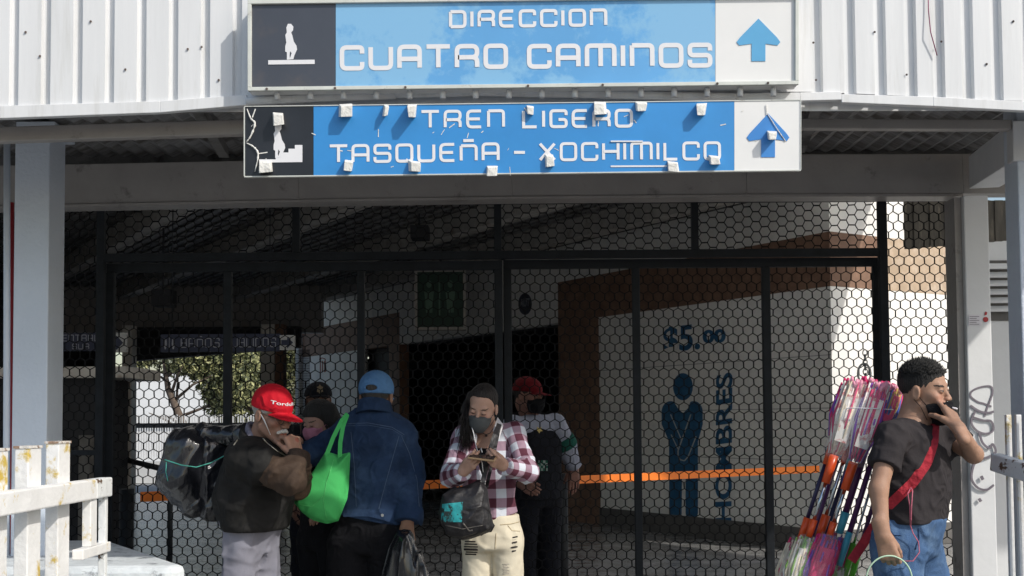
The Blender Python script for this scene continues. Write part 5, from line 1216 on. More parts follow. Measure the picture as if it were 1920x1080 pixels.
w_.hand('R', J['wrR'], (phone_c + Vector((-.035, 0, -.005)) - J['wrR']), (-.45, -.75, -.5), (.35, .5, .6, .65), -1, .2, (.25, .6), .84)
w_.hand('L', J['wrL'], (phone_c + Vector((.035, .0, -.005)) - J['wrL']), (.35, -.7, -.6), (.45, .6, .7, .75), 1, .2, (.25, .6), .84)
w_.build_body()
plaid = plaid_mat()
def uvcloth(p):
    def f(P):
        J_ = p.J; out = np.zeros((len(P), 3), dtype=f4); X = A3(p.X); best = p.d_torso(P, .02) ; out[:, 0] = P @ X; out[:, 1] = P[:, 2]
        for q in 'LR':
            for a, b, l0 in ((J_['sh' + q], J_['el' + q], 0.), (J_['el' + q], J_['wr' + q], .28)):
                d = cap(P, a, b, .06, .05); m = d < best - .012; ab = A3(b - a); L_ = np.linalg.norm(ab); ab = ab / L_; r = P - A3(a); al = r @ ab; e1 = np.cross(ab, A3((0, 1, .01))); e1 /= np.linalg.norm(e1); e2 = np.cross(ab, e1); an = np.arctan2(r @ e2, r @ e1)
                out[m, 0] = (an * .055)[m]; out[m, 1] = (l0 + al)[m]; best = np.where(m, d + .012, best)
        return out
    return f
def shirt(P):
    d = w_.d_top(P, .010, (.009, .013, .019), zpx(974, 5.5), .008, 13, neck=.052, ax=(.2, 0, 1), hemslope=.25)
    # open front showing the black top: a V-shaped slot
    c = A3(w_.J['neck']); q = P - c; x = q @ A3(w_.X); z = q[:, 2]; fr_ = q @ A3(w_.F)
    vw = np.interp(z, [-.22, -.10, 0, .1], [.004, .042, .052, .055]); slot = np.maximum(np.maximum(np.abs(x + .004) - vw, -(z + .22)), -(fr_ - .02)); return smax(d, -slot, .004)
so = w_.wear('plaid_shirt', shirt, ('neck', 'pel', 'shL', 'shR', 'elL', 'elR', 'wrL', 'wrR'), plaid, .005, col=uvcloth(w_), attr='cloth')
black_top = cloth('black_jersey', (.008, .008, .01))
w_.wear('black_top', lambda P: smax(smax(w_.d_torso(P, .008), P[:, 2] - (w_.J['neck'].z - .085) - .1 * 0, .004), (zpx(950, 5.5)) - P[:, 2], .004), ('neck', 'pel', 'shL', 'shR'), black_top, .007)
cream = cloth('cream_denim', (.66, .60, .47), var=.06, scale=6, bump=.08, bscale=200, crease=.55, cscale=7)
wt = lambda P: w_.d_trousers(P, (.006, .010, .020), .10, fold=.007)
w_.wear('cream_jeans', wt, ('pel', 'hpL', 'hpR', 'knL', 'knR', 'anL', 'anR'), cream, .007)
rip = cloth('ripped_hole', (.03, .025, .025)); mb = MB(); rg = random.Random(5)
for k, (x0, x1, y) in enumerate([(872, 891, 1015), (871, 894, 1020), (870, 895, 1025), (872, 896, 1030), (873, 895, 1035), (872, 894, 1039)]): surf_line(mb, wt, [(x0 + rg.uniform(-1, 1), y), (x1 + rg.uniform(-1, 1), y + .5)], .0035 + (.0025 if k in (3,) else 0), 5, 0)
for x0, x1, y in [(960, 969, 1018), (958, 970, 1027), (961, 970, 1008), (960, 967, 1034)]: surf_line(mb, wt, [(x0, y), (x1, y - 2)], .0035, 5, 0)
mb.build('ripped_slits', rip, w_.root)
mb = MB(); frayed = cloth('frayed_threads', (.42, .38, .33))
for k in range(7): surf_line(mb, wt, [(942 + (k % 3), 1058 + 3 * k), (955 - (k % 2) * 3, 1057 + 3 * k)], .0018, 4, .0)
for k in range(6): surf_line(mb, wt, [(961, 1012 + 4 * k), (968, 1011 + 4 * k)], .0012, 4, .0)
mb.build('frayed_patch', frayed, w_.root)
mb = MB(); surf_line(mb, wt, [(938, 984), (960, 982), (975, 978)], .002, 4); surf_line(mb, wt, [(930, 1000), (928, 1030)], .002, 4); surf_line(mb, wt, [(952, 985), (960, 995), (975, 996)], .0018, 4); mb.build('jean_seams', cloth('tan_seam', (.45, .36, .22)), w_.root)
# collar of the shirt, necklace, hair, mask, earphones, phone
collar_m = cloth('white_collar', (.62, .60, .62))
def slab(mb, pts, off=Vector((0, -.006, 0))): mb.prism(pts, off)
mb = MB(); a = w_.J['neck']
def wq(px, py, Y): return W(px, py, Y)
slab(mb, [wq(933, 782, 5.50), wq(944, 797, 5.47), wq(936, 824, 5.42), wq(924, 808, 5.43), wq(929, 792, 5.47)]); mb.build('collar', collar_m, w_.root, bevel=.002)
mb = MB(); slab(mb, [wq(884, 800, 5.50), wq(880, 812, 5.47), wq(893, 832, 5.43), wq(895, 818, 5.44), wq(888, 803, 5.48)]); mb.build('collar', collar_m, w_.root, bevel=.002)
mb = MB(); surf_line(mb, w_.d_body, [(899, 804), (905, 812), (912, 815), (919, 812), (925, 803)], .0018, 5)
h_ = hit(w_.d_body, 912, 815); mb.tube([h_ + Vector((0, -.004, 0)), h_ + Vector((0, -.010, -.006))], .006, 8); mb.build('necklace', mat('dark_bead', (.05, .04, .04), .3), w_.root)
dkhair = mat('dark_brown_hair', (.011, .007, .006), .62, .4, 60, .7, 200, stretch=(1, 1, .3))
wh = hairline([(-.12, -.10), (-.05, -.08), (-.01, -.04), (.01, .01), (.025, .045), (.048, .080), (.09, .094)])
add_hair(w_, dkhair, wh, 1.045, .004, .003)
def long_hair(P):
    q = w_.hl(P); d = cap(P, w_.hw((.058, .0, .05)), w_.hw((.078, .0, -.03)), .026, .030); d = smin(d, cap(P, w_.hw((.082, .0, -.03)), W(878, 800, 5.50), .022, .022), .02); d = smin(d, cap(P, W(878, 800, 5.50), W(868, 834, 5.47), .022, .004), .02); d = smin(d, cap(P, W(882, 800, 5.47), W(886, 826, 5.42), .014, .004), .02)
    return d + .012 * folds(P, (.1, .1, 1), 38, .14, 2.)
solid('long_hair', long_hair, w_.H - (.22, .16, .28), w_.H + (.12, .2, .16), .0035, dkhair, w_.root)
mb = MB(); rg = random.Random(9)
for k in range(230):
    a = w_.hw((.072 + rg.uniform(-.02, .02), rg.uniform(-.04, .045), rg.uniform(-.06, .05))); e = W(rg.gauss(873, 8), rg.uniform(808, 852), 5.46 + rg.uniform(-.05, .03)); mb.tube([a, a.lerp(e, .5) + Vector((rg.uniform(-.02, .01), -.015, 0)), e], [.0015, .0016, .0006], 4)
mb.build('loose_strands', dkhair, w_.root)
gmask = cloth('grey_mask_cloth', (.085, .092, .095), var=.08, bump=.15, bscale=250)
add_mask(w_, gmask, drop=.006)
wire_w = mat('white_cable', (.72, .72, .72), .4)
mb = MB(); e0 = w_.hw((.055, .045, -.055))
mb.tube([w_.hw((.064, .03, -.02)), w_.hw((.05, .062, -.07)), W(888, 812, 5.38), W(893, 838, 5.33), W(897, 850, 5.27), W(904, 868, 5.20), W(906, 885, 5.22)], .0021, 6)
sw = lambda P: np.minimum(shirt(P), wt(P)); surf_line(mb, sw, [(907, 888), (912, 925), (914, 960), (921, 988)], .0021, 5, lift=.003)
mb.tube([W(897, 850, 5.27), W(890, 842, 5.22), W(884, 850, 5.19), W(893, 855, 5.19)], .0019, 5); mb.tube([W(897, 850, 5.25), W(902, 840, 5.2), W(904, 848, 5.17)], .0019, 5)
surf_line(mb, sw, [(906, 886), (911, 905), (908, 935), (917, 968)], .0018, 5, lift=.003)
tag(mb.build('earphone_cable', wire_w), 'white earphone cable looping down the front of the plaid shirt', 'cable')
ph = empty('phone', phone_c, 'gold phone held flat in both hands of the woman in plaid', 'phone')
ax_ = (W(928, 862, 5.17) - W(880, 856, 5.19)).normalized(); mb = MB(); up_ = Vector((0, .55, .80)).normalized(); c_ = phone_c; mb.bar(c_ - ax_ * .060, c_ + ax_ * .060, .062, .009, up=Vector((0, -.30, 1))); mb.build('phone_case', mat('gold_metal', (.45, .30, .18), .3, metal=.7), ph, bevel=.003)
mb = MB(); n_ = Vector((0, .0, 1)); mb.bar(c_ - ax_ * .055 + Vector((0, .001, .0065)), c_ + ax_ * .055 + Vector((0, .001, .0065)), .055, .001, up=Vector((0, -.30, 1))); mb.build('phone_screen', mat('glass_black', (.01, .01, .012), .08), ph)
# shoulder bag of slumped black leather
def poly2(x, y, pts):
    pts = np.array(pts, dtype=f4); n = len(pts); d = np.full(len(x), 1e9, dtype=f4); s = np.ones(len(x), dtype=f4); P = np.stack([x, y], 1)
    for i in range(n):
        a = pts[i]; b = pts[i - 1]; e = b - a; w = P - a; t = np.clip((w @ e) / (e @ e), 0, 1); bb = w - t[:, None] * e; d = np.minimum(d, (bb * bb).sum(1)); c1 = P[:, 1] >= a[1]; c2 = P[:, 1] < b[1]; c3 = e[0] * w[:, 1] > e[1] * w[:, 0]
        m = (c1 & c2 & c3) | (~c1 & ~c2 & ~c3); s = np.where(m, -s, s)
    return s * np.sqrt(d)
def pillow(pxs, Y, th, edge=.06, fold=.006, ax=(.1, 0, 1), fr=14, seed=0, st=.25, floor_=.004):
    pts = [(W(a, b, Y).x, W(a, b, Y).z) for a, b in pxs]; arr = np.array(pts); lo = (arr[:, 0].min() - .04, Y - th - .05, arr[:, 1].min() - .04); hi = (arr[:, 0].max() + .04, Y + th + .05, arr[:, 1].max() + .04)
    def f(P):
        d2 = poly2(P[:, 0], P[:, 2], pts); ins = np.clip(-d2 / edge, 0, 1); tk = floor_ + th * np.sqrt(1 - (1 - ins) ** 2); dy = np.abs(P[:, 1] - Y) - tk; return smax(d2, dy * .75, .008) + fold * folds(P, ax, fr, st, seed)
    return f, lo, hi
leather = mat('black_leather', (.011, .010, .012), .5, .3, 14, .25, 70, crease=.5)
bag = empty('shoulder_bag', W(880, 960, 5.26), 'slouchy black leather shoulder bag with a turquoise patch hanging at her hip', 'bag')
f, lo, hi = pillow([(829, 928), (850, 916), (880, 908), (904, 900), (914, 918), (925, 985), (920, 996), (885, 1010), (868, 1013), (836, 1002), (824, 968)], 5.27, .075, .09, .010, (.6, 0, 1), 15, 2.)
solid('bag_body', f, lo, hi, .004, leather, bag); bf = f
mb = MB(); G = {}
for i in range(9):
    for j in range(9):
        u = i / 8; w0 = j / 8; px = 829 + 39 * u + (1 - w0) * 2; py = 979 - 34 * w0 - 4 * u * w0; h_ = hit(bf, px - (1 - w0) * 4, py); G[i, j] = h_ - (h_ - CAM).normalized() * .0025 if h_ else None
for i in range(8):
    for j in range(8):
        q = [G[i, j], G[i + 1, j], G[i + 1, j + 1], G[i, j + 1]]
        if all(x is not None for x in q): mb.quad(q)
mb.build('turquoise_patch', mat('turquoise_print', (.02, .30, .32), .5, .3, 30, dirt=(.015, .03, .03), dscale=26, dlo=.5, dhi=.55), bag)
mb = MB(); band(mb, [W(936, 796, 5.44), W(928, 815, 5.36), W(920, 840, 5.33), W(912, 875, 5.26), W(905, 905, 5.24)], .022); band(mb, [W(937, 797, 5.46), W(926, 850, 5.37), W(915, 900, 5.33), W(912, 915, 5.30)], .016); mb.build('bag_strap', leather, bag)
mb = MB(); surf_line(mb, bf, [(868, 981), (880, 996), (886, 994)], .004); surf_line(mb, bf, [(835, 985), (868, 992), (905, 985)], .0025); mb.build('zip', mat('dull_zip', (.12, .11, .1), .4, metal=.5), bag)

# ---------------------------------------------------------------- man in denim jacket, back to the camera
dH = W(706, 744, 5.85)
def grey_back(q, c): pass
m_ = Person('man seen from behind in blue denim jacket, sky blue cap and black trousers', (dH.x, 5.8, 0), BRS, dH, 172, 8, 0)
J = dict(neck=W(704, 770, 5.80), pel=W(694, 1010, 5.82), shR=W(749, 812, 5.80), elR=W(768, 900, 5.78), wrR=W(764, 976, 5.70), shL=W(655, 812, 5.84), elL=W(603, 846, 5.98), wrL=W(560, 862, 6.05))
F = frame(172); set_legs(J, J['pel'], .10, F[:, 0])
m_.joint(**J).dims(172, [(0, .165, .12, 0), (.2, .175, .125, 0), (.5, .175, .13, 0), (.72, .185, .13, 0), (.86, .19, .115, 0), (.93, .13, .085, 0), (1, .08, .07, 0)], arm=(.050, .045, .03), leg=(.085, .062, .045), neck=.060)
m_.hand('R', J['wrR'] + Vector((0, 0, -.012)), (.02, -.10, -1), (.25, -.95, 0), (.9, 1.0, 1.05, 1.1), 1, 0, (.3, .5)); m_.hand('L', J['wrL'], (-1, .3, -.1), (0, -.3, 1), (.5, .6, .6, .7), 1)
m_.build_body()
denim = cloth('indigo_denim', (.024, .046, .098), var=.35, scale=7, bump=.35, bscale=300, crease=.5, dirt=(.065, .11, .20), dscale=4, dlo=.5, dhi=.75)
dj = lambda P: m_.d_top(P, .022, (.018, .022, .032), zpx(971, 5.8), .021, 8.5, neck=.048, ax=(.35, 0, 1), hemslope=-.20, wr_cut=-.0, ntop=.035)
m_.wear('denim_jacket', dj, ('neck', 'pel', 'shL', 'shR', 'elL', 'elR', 'wrL', 'wrR'), denim, .0055)
seam = cloth('pale_stitching', (.10, .14, .21)); mb = MB()
surf_line(mb, dj, [(640, 795), (690, 793), (735, 801), (758, 815)], .0022, 4); surf_line(mb, dj, [(640, 799), (690, 797), (735, 805), (756, 818)], .0014, 4)
surf_line(mb, dj, [(748, 818), (736, 860), (722, 910), (710, 955)], .002, 4); surf_line(mb, dj, [(753, 818), (768, 850), (782, 900), (786, 950)], .002, 4)
surf_line(mb, dj, [(658, 810), (664, 870), (668, 950)], .002, 4)
mb.build('jacket_seams', seam, m_.root)
mb = MB(); surf_band(mb, dj, [(645, 962), (690, 961), (720, 968), (744, 977)], .036, .005); mb.build('waistband', denim, m_.root)
def cuffd(P): a = A3(J_d['wr']); u = A3((J_d['wr'] - J_d['el']).normalized()); t = (P - a) @ u; return np.maximum(cap(P, J_d['el'], J_d['wr'] + Vector(u) * .05, .064, .064), np.maximum(t - .006, -.062 - t)) + .003 * folds(P, (0, 0, 1), 20)
J_d = dict(el=J['elR'], wr=J['wrR']); m_.wear('cuff', cuffd, ('wrR',), denim, .004, pad=.14)
h_ = hit(dj, 717, 966); mb = MB(); mb.tube([h_ + Vector((0, -.002, 0)), h_ + Vector((0, -.008, 0))], .0075, 12); mb.build('button', mat('steel_button', (.5, .5, .5), .3, metal=.9), m_.root)
def collar_fn(p, r, zoff=0., th=.010, hgt=.03, tiltF=.35, yoff=0.):
    c = A3(p.J['neck']) + A3((0, yoff, zoff))
    def f(P):
        q = P - c; x = q @ A3(p.X); y = q @ A3(p.F); z = q[:, 2] + y * tiltF; rr = np.sqrt(x * x + y * y); return (smax(np.abs(rr - (r + (z + .02) * -.25)) - th, np.abs(z) - hgt, .006) + .002 * vnoise(P * 30))
    return f
m_.wear('collar', collar_fn(m_, .082, .010, .011, .036, .30, -.030), ('neck',), denim, .004, pad=.15)
grey_hair = mat('grey_black_hair', (.045, .04, .036), .5, .4, 60, .6, 250)
add_hair(m_, grey_hair, hairline([(-.12, -.10), (-.05, -.09), (-.02, -.03), (.0, -.01), (.03, .03), (.09, .06)]), 1.05, .003, nape=True)
ltcap = cloth('sky_blue_cotton', (.10, .22, .42), var=.08, bump=.2, bscale=200)
co_, cf = add_cap(m_, ltcap, cut=.010, back_open=True, tilt=.08, crown=(.087, .110, .092))
blk = cloth('black_cotton', (.009, .009, .011), var=.2)
m_.wear('black_trousers', lambda P: m_.d_trousers(P, (.030, .036, .045), .14, fold=.010), ('pel', 'hpL', 'hpR', 'knL', 'knR', 'anL', 'anR'), blk, .008)
# green tote on his left shoulder
tote_m = cloth('green_nonwoven', (.07, .47, .13), rough=.7, var=.05, scale=10, bump=.2, bscale=220, crease=.6, cscale=7); tote_m.node_tree.nodes['Principled BSDF'].inputs['Transmission Weight'].default_value = 0.0
tote = empty('tote_bag', W(605, 920, 5.62), 'bright green fabric tote bag slung behind the arm of the man in denim', 'bag')
f, lo, hi = pillow([(611, 848), (634, 857), (654, 851), (652, 890), (649, 935), (634, 976), (614, 979), (590, 973), (568, 960), (552, 943), (556, 928), (579, 896)], 5.60, .075, .10, .013, (.3, .0, 1), 7, 1., .3, .006)
solid('bag_body', f, lo, hi, .0045, tote_m, tote)
mb = MB(); band(mb, [W(612, 854, 5.57), W(625, 820, 5.60), W(640, 790, 5.62), W(651, 776, 5.66)], .020, .003); band(mb, [W(637, 860, 5.575), W(638, 830, 5.60), W(643, 800, 5.62), W(651, 778, 5.66)], .020, .003); mb.build('handle', tote_m, tote)
mb = MB(); surf_line(mb, f, [(626, 862), (612, 905), (606, 940), (612, 972)], .002, 4); surf_line(mb, f, [(606, 930), (585, 950), (560, 946)], .002, 4); mb.build('seam', cloth('green_seam', (.12, .55, .18)), tote)
# black plastic carrier in his right hand
pl_black = mat('black_polythene', (.012, .013, .017), .24, .2, 8, .5, 14, coat=.6, stretch=(3, 3, .5))
f, lo, hi = pillow([(748, 996), (768, 996), (780, 1020), (800, 1060), (812, 1110), (806, 1180), (740, 1190), (712, 1150), (718, 1080), (733, 1025)], 5.66, .10, .10, .016, (.15, .0, 1), 17, 3., .12)
o = solid('carrier_bag', f, lo, hi, .0045, pl_black); tag(o, 'shiny black plastic carrier bag hanging from the hand of the man in denim', 'bag')

# ---------------------------------------------------------------- old man in red cap
oH = W(510, 778, 5.33)
o_ = Person('old man with white moustache in a red cap and black jacket with brown sleeves', (oH.x - .1, 5.4, 0), (.30, .17, .12), oH, 54, 15, 0)
J = dict(neck=W(488, 828, 5.38), pel=W(470, 1008, 5.40), shR=W(462, 858, 5.22), elR=W(552, 903, 5.14), wrR=W(556, 856, 5.20), shL=W(520, 850, 5.55), elL=W(560, 915, 5.45), wrL=W(563, 860, 5.34))
F = frame(62); set_legs(J, J['pel'], .070, F[:, 0], fwd=((-.02, 0, 0), (.04, 0, 0)))
o_.joint(**J).dims(62, [(0, .115, .072, 0), (.12, .12, .085, 0), (.25, .15, .12, 0), (.5, .158, .138, .0), (.70, .150, .112, -.0), (.84, .135, .085, .0), (.95, .11, .085, 0), (1, .075, .065, 0)], arm=(.052, .050, .034), leg=(.062, .050, .040), neck=.055)
mo = o_.hw((0, .10, -.08))
o_.hand('R', J['wrR'], (W(549, 834, 5.21) - J['wrR']), (.7, -.6, .3), (1.1, 1.2, 1.2, 1.2), -1, 0, (.5, .6)); o_.hand('L', J['wrL'], (-.12, -.1, 1), (.8, .2, 0), (1.1, 1.2, 1.2, 1.2), 1)
o_.build_body()
blk_nylon = mat('black_suede', (.017, .0165, .016), .8, .3, 8, .4, 30, spec=.15, crease=.6, cscale=8, dirt=(.032, .031, .030), dscale=5, dlo=.5, dhi=.7)
brn = mat('brown_suede', (.052, .034, .024), .75, .25, 7, .4, 40, spec=.2, crease=.6, cscale=8, dirt=(.12, .08, .052), dscale=5, dlo=.5, dhi=.72)
def jk(P):
    J_ = o_.J; d = o_.d_torso(P, .034, .05); d = smin(d, cap(P, J_['shL'], J_['shR'], .068, .068), .06)
    for q in 'LR': d = smin(d, cap(P, J_['sh' + q], J_['sh' + q].lerp(J_['el' + q], .34), .074, .080), .04)
    d = d + .026 * folds(P, (.5, 0, 1), 8, .3, 1.) + .005 * folds(P, (1, .2, -.3), 15, .3)
    d = smax(d, zpx(992, 5.35) + .12 * (P[:, 0] - J_['pel'].x) * 0 - P[:, 2], .012); d = smax(d, -o_.d_neck(P, .066), .006); d = smax(d, P[:, 2] - (J_['neck'].z + .03), .01); return d
o_.wear('black_jacket', jk, ('neck', 'pel', 'shL', 'shR', 'elL', 'elR'), blk_nylon, .0055, pad=.2)
def slv(q, wr=.5):
    bb = lambda P: o_.d_arm(P, q, .004)
    def f(P):
        J_ = o_.J; a = J_['sh' + q].lerp(J_['el' + q], .30); b = J_['el' + q] + Vector((-.015, 0, .008)); c = J_['wr' + q]; d = smin(cap(P, a, b, .066, .060), cap(P, b, c, .060, .048), .02); d = d + .022 * folds(P, (.8, .2, .5), 13, .3, 6.) ; d = smin(d, bb(P), .01); u = A3((c - b).normalized()); return smax(smax(d, (P - A3(c)) @ u + .02, .004), A3(0) + (A3(a) - P) @ A3((b - a).normalized()), .01)
    return f
for q in 'RL': o_.wear('brown_sleeve', slv(q), ('sh' + q, 'el' + q, 'wr' + q), brn, .005)
def cuff_o(q):
    def f(P):
        J_ = o_.J; c = A3(J_['wr' + q]); u = A3((J_['wr' + q] - J_['el' + q]).normalized()); t = (P - c) @ u; d = cap(P, c - u * .05, c + u * .03, .047, .044); return smax(d + .0018 * np.sin(t * 700), np.maximum(t - .022, -.04 - t), .004)
    return f
for q in 'RL': o_.wear('ribbed_cuff', cuff_o(q), ('wr' + q,), cloth('brown_rib', (.045, .032, .026)), .003, pad=.1)
o_.wear('shirt_collar', collar_fn(o_, .066, .012, .010, .034, .85), ('neck',), cloth('lilac_grey_shirt', (.20, .19, .24)), .004, pad=.17)
o_.wear('jacket_collar', collar_fn(o_, .088, -.006, .010, .026, .80), ('neck',), blk_nylon, .004, pad=.18)
mb = MB(); pale_zip = mat('zip_metal', (.42, .40, .33), .4, metal=.4)
surf_line(mb, jk, [(471, 807), (452, 815), (438, 835)], .003, 5); mb.build('piping', pale_zip, o_.root)
mb = MB(); surf_line(mb, jk, [(478, 806), (500, 830), (520, 846), (538, 856)], .003, 5); mb.build('zip_edge', pale_zip, o_.root)
gtr = cloth('light_grey_jersey', (.21, .21, .25), var=.06, bump=.1, crease=.6, cscale=6)
o_.wear('grey_trousers', lambda P: o_.d_trousers(P, (.014, .022, .034), .10, fold=.014), ('pel', 'hpL', 'hpR', 'knL', 'knR', 'anL', 'anR'), gtr, .007)
redc = cloth('red_cotton', (.52, .010, .022), rough=.7, var=.06, bump=.15)
co_, cf = add_cap(o_, redc, cut=.026, tilt=.02, brim_len=.082, zc=.046, crown=(.084, .106, .096))
# lettering on the cap front, bent onto the crown
cu = bpy.data.curves.new('t', 'FONT'); cu.body = 'Tordolli'; cu.size = 1; cu.extrude = .02; cu.offset = .015; tobj = bpy.data.objects.new('t', cu); COL.objects.link(tobj); dg = bpy.context.evaluated_depsgraph_get(); me = bpy.data.meshes.new_from_object(tobj.evaluated_get(dg)); bpy.data.objects.remove(tobj); me.materials.clear()
co = np.empty(len(me.vertices) * 3, dtype=f4); me.vertices.foreach_get('co', co); co = co.reshape(-1, 3); wid = co[:, 0].max()
out = []
for x, y, z in co:
    u = x / wid; an = R(56 - 86 * u); hz = .066 + y * .020; rr = (1 - ((hz - .046) / .096) ** 2) ** .5; q = np.array((.084 * rr * math.sin(an), -.010 + .106 * rr * math.cos(an), hz)); nrm = np.array((math.sin(an), math.cos(an), .3)); q = q + nrm * (.0015 + z * .03); out.append(np.array(o_.hw(q)))
me.vertices.foreach_set('co', np.array(out, dtype=f4).ravel()); me.update(); link('cap_lettering', me, letter_w, co_)
wh_hair = mat('white_hair', (.42, .40, .37), .7, .3, 60, .8, 200)
add_hair(o_, wh_hair, hairline([(-.12, -.05), (-.05, -.05), (-.01, -.015), (.012, -.005), (.035, -.02), (.05, .03), (.09, .06)]), 1.035, .004)
def stache(P):
    q = o_.hl(P); d = smin(cap(q, (0, .104, -.047), (.027, .086, -.060), .0095, .0065), cap(q, (0, .104, -.047), (-.027, .086, -.060), .0095, .0065), .004); return d + .004 * (vnoise(q * (160, 90, 90)) - .5)
solid('moustache', stache, o_.H - .15, o_.H + .15, .002, mat('white_whiskers', (.60, .58, .54), .8, .2, 60, .8, 200), o_.root)
mb = MB()
for s in (-1, 1):
    mb.tube([o_.hw((s * .031 + .019 * math.cos(t), .106 - .010 * abs(math.cos(t)), -.002 + .015 * math.sin(t))) for t in np.linspace(0, 2 * math.pi, 16, endpoint=False)], .0016, 5, closed=True)
    mb.tube([o_.hw((s * .050, .098, .004)), o_.hw((s * .072, .05, .008)), o_.hw((s * .078, .0, .012))], .0016, 5)
mb.tube([o_.hw((-.012, .106, .0)), o_.hw((0, .110, .004)), o_.hw((.012, .106, .0))], .0016, 5); mb.build('glasses', mat('dark_frame', (.03, .025, .025), .3), o_.root)
mb = MB(); mb.tube([o_.hw((.080, -.004, .018)), o_.hw((.066, .04, -.03)), o_.hw((.050, .066, -.075))], .0018, 5); mb.tube([o_.hw((.080, -.004, .018)), o_.hw((.072, .035, -.015)), o_.hw((.058, .062, -.06))], .0014, 5); mb.build('mask_cord', wire_w, o_.root)
# black bundles tied on his back
def bundle(P, c0, c1, r, sd):
    d = cap(P, c0, c1, r[0], r[1], (0, 1, 0), .9); return d + .030 * folds(P, (.25, 0, 1), 9, .2, sd) + .006 * folds(P, (.5, .3, .6), 26, .25, sd + 3)
bd = empty('plastic_bundle', W(370, 960, 5.55), 'pair of bulging black plastic bundles roped on the back of the old man', 'bundle')
b1 = lambda P: smin(bundle(P, W(350, 840, 5.52), W(343, 900, 5.52), (.084, .082), 1.), bundle(P, W(338, 900, 5.52), W(364, 945, 5.52), (.088, .045), 1.), .03)
b2 = lambda P: smin(bundle(P, W(405, 840, 5.58), W(402, 900, 5.58), (.085, .080), 5.), bundle(P, W(402, 900, 5.58), W(402, 950, 5.56), (.080, .060), 5.), .03)
b3 = lambda P: smin(bundle(P, W(385, 818, 5.56), W(455, 815, 5.50), (.05, .035), 8.), bundle(P, W(455, 815, 5.5), W(470, 850, 5.45), (.035, .03), 8.), .02)
for nm, f in (('bag', b1), ('bag', b2), ('tied_neck', b3)):
    c = np.array(W(385, 880, 5.55)); solid(nm, f, c - (.34, .22, .34), c + (.34, .22, .30), .0050, pl_black, bd)
bu = lambda P: np.minimum(b1(P), b2(P)); mb = MB(); surf_line(mb, bu, [(309, 862), (340, 872), (368, 876), (395, 868), (420, 855), (440, 843)], .0028, 5); surf_line(mb, bu, [(312, 866), (311, 885), (315, 902)], .0022, 5); mb.build('rope', mat('green_rope', (.08, .42, .34), .6), bd)

# ---------------------------------------------------------------- woman with pink mask, half hidden
pH = W(598, 790, 6.08)
p_ = Person('woman with black hair and pink mask half hidden behind the old man', (pH.x, 6.1, 0), (.36, .21, .16), pH, -42, 18, 0, fem=True, hs=.86)
J = dict(neck=W(612, 828, 6.16), pel=W(612, 1005, 6.16), shR=W(566, 850, 6.10), elR=W(562, 905, 5.98), wrR=W(553, 858, 5.96), shL=W(655, 850, 6.22), elL=W(655, 930, 6.2), wrL=W(620, 960, 6.1))
F = frame(-40); set_legs(J, J['pel'], .08, F[:, 0])
p_.joint(**J).dims(-40, [(0, .15, .115, 0), (.4, .125, .10, 0), (.7, .145, .11, .01), (.85, .145, .09, 0), (.95, .09, .065, 0), (1, .05, .05, 0)], arm=(.046, .038, .025), neck=.046)
p_.hand('R', J['wrR'], (-.02, -.15, 1), (-.5, -.6, 0), (.8, .9, .9, .9), -1, 0, (.5, .5), .85); p_.hand('L', J['wrL'], (-.6, -.5, -.2), (0, -.6, .6), (.6, .6, .6, .6), 1, 0, (.5, .5), .85)
p_.build_body(.014, .0032)
p_.wear('black_jacket', lambda P: p_.d_top(P, .02, (.02, .02, .02), p_.J['pel'].z - .05, .007, neck=.05), ('neck', 'pel', 'shL', 'shR', 'elL', 'elR', 'wrL', 'wrR'), blk, .008)
p_.wear('black_trousers', lambda P: p_.d_trousers(P), ('pel', 'hpL', 'hpR', 'knL', 'knR', 'anL', 'anR'), blk, .012)
add_hair(p_, blackhair, hairline([(-.12, -.14), (-.05, -.12), (0, -.06), (.02, .0), (.04, .03), (.06, .045), (.09, .055)]), 1.12, .006)
solid('long_hair', lambda P: smin(cap(P, p_.hw((-.05, -.04, .04)), W(628, 812, 6.12), .055, .062), cap(P, W(628, 812, 6.12), W(640, 850, 6.12), .062, .04), .03) + .006 * folds(P, (.2, 0, 1), 30, .2), p_.H - (.2, .2, .3), p_.H + (.25, .2, .2), .005, blackhair, p_.root)
add_mask(p_, cloth('pink_mask_cloth', (.48, .20, .28), bump=.1))
mb = MB(); mb.box(tuple(W(549, 815, 5.93)), tuple(W(564, 795, 5.93) + Vector((0, .012, 0)))); o = mb.build('phone', MATS['glass_black'], bevel=.003); tag(o, 'dark phone held up beside the pink masked woman', 'phone')

# ---------------------------------------------------------------- guard with black cap behind the gate
qH = W(597, 752, 7.3)
q_ = Person('guard in black peaked cap with gold emblem standing behind the left gate', (qH.x, 7.4, 0), DRK, qH, 15, 0, 0, hs=.98, eyes='open')
J = dict(neck=W(597, 790, 7.36), pel=W(600, 950, 7.4), shR=W(548, 815, 7.4), elR=W(540, 880, 7.35), wrR=W(550, 940, 7.2), shL=W(648, 815, 7.4), elL=W(655, 880, 7.35), wrL=W(645, 940, 7.2))
F = frame(10); set_legs(J, J['pel'], .09, F[:, 0])
q_.joint(**J).dims(10, [(0, .16, .12, 0), (.4, .16, .12, 0), (.7, .18, .13, 0), (.86, .18, .10, 0), (.95, .12, .08, 0), (1, .07, .06, 0)])
q_.hand('R', J['wrR'], (.1, -.2, -1), (-1, 0, 0), (.4, .4, .4, .4), -1); q_.hand('L', J['wrL'], (-.1, -.2, -1), (1, 0, 0), (.4, .4, .4, .4), 1)
q_.build_body(.016, .0038)
navy_c = cloth('dark_navy_uniform', (.010, .011, .016))
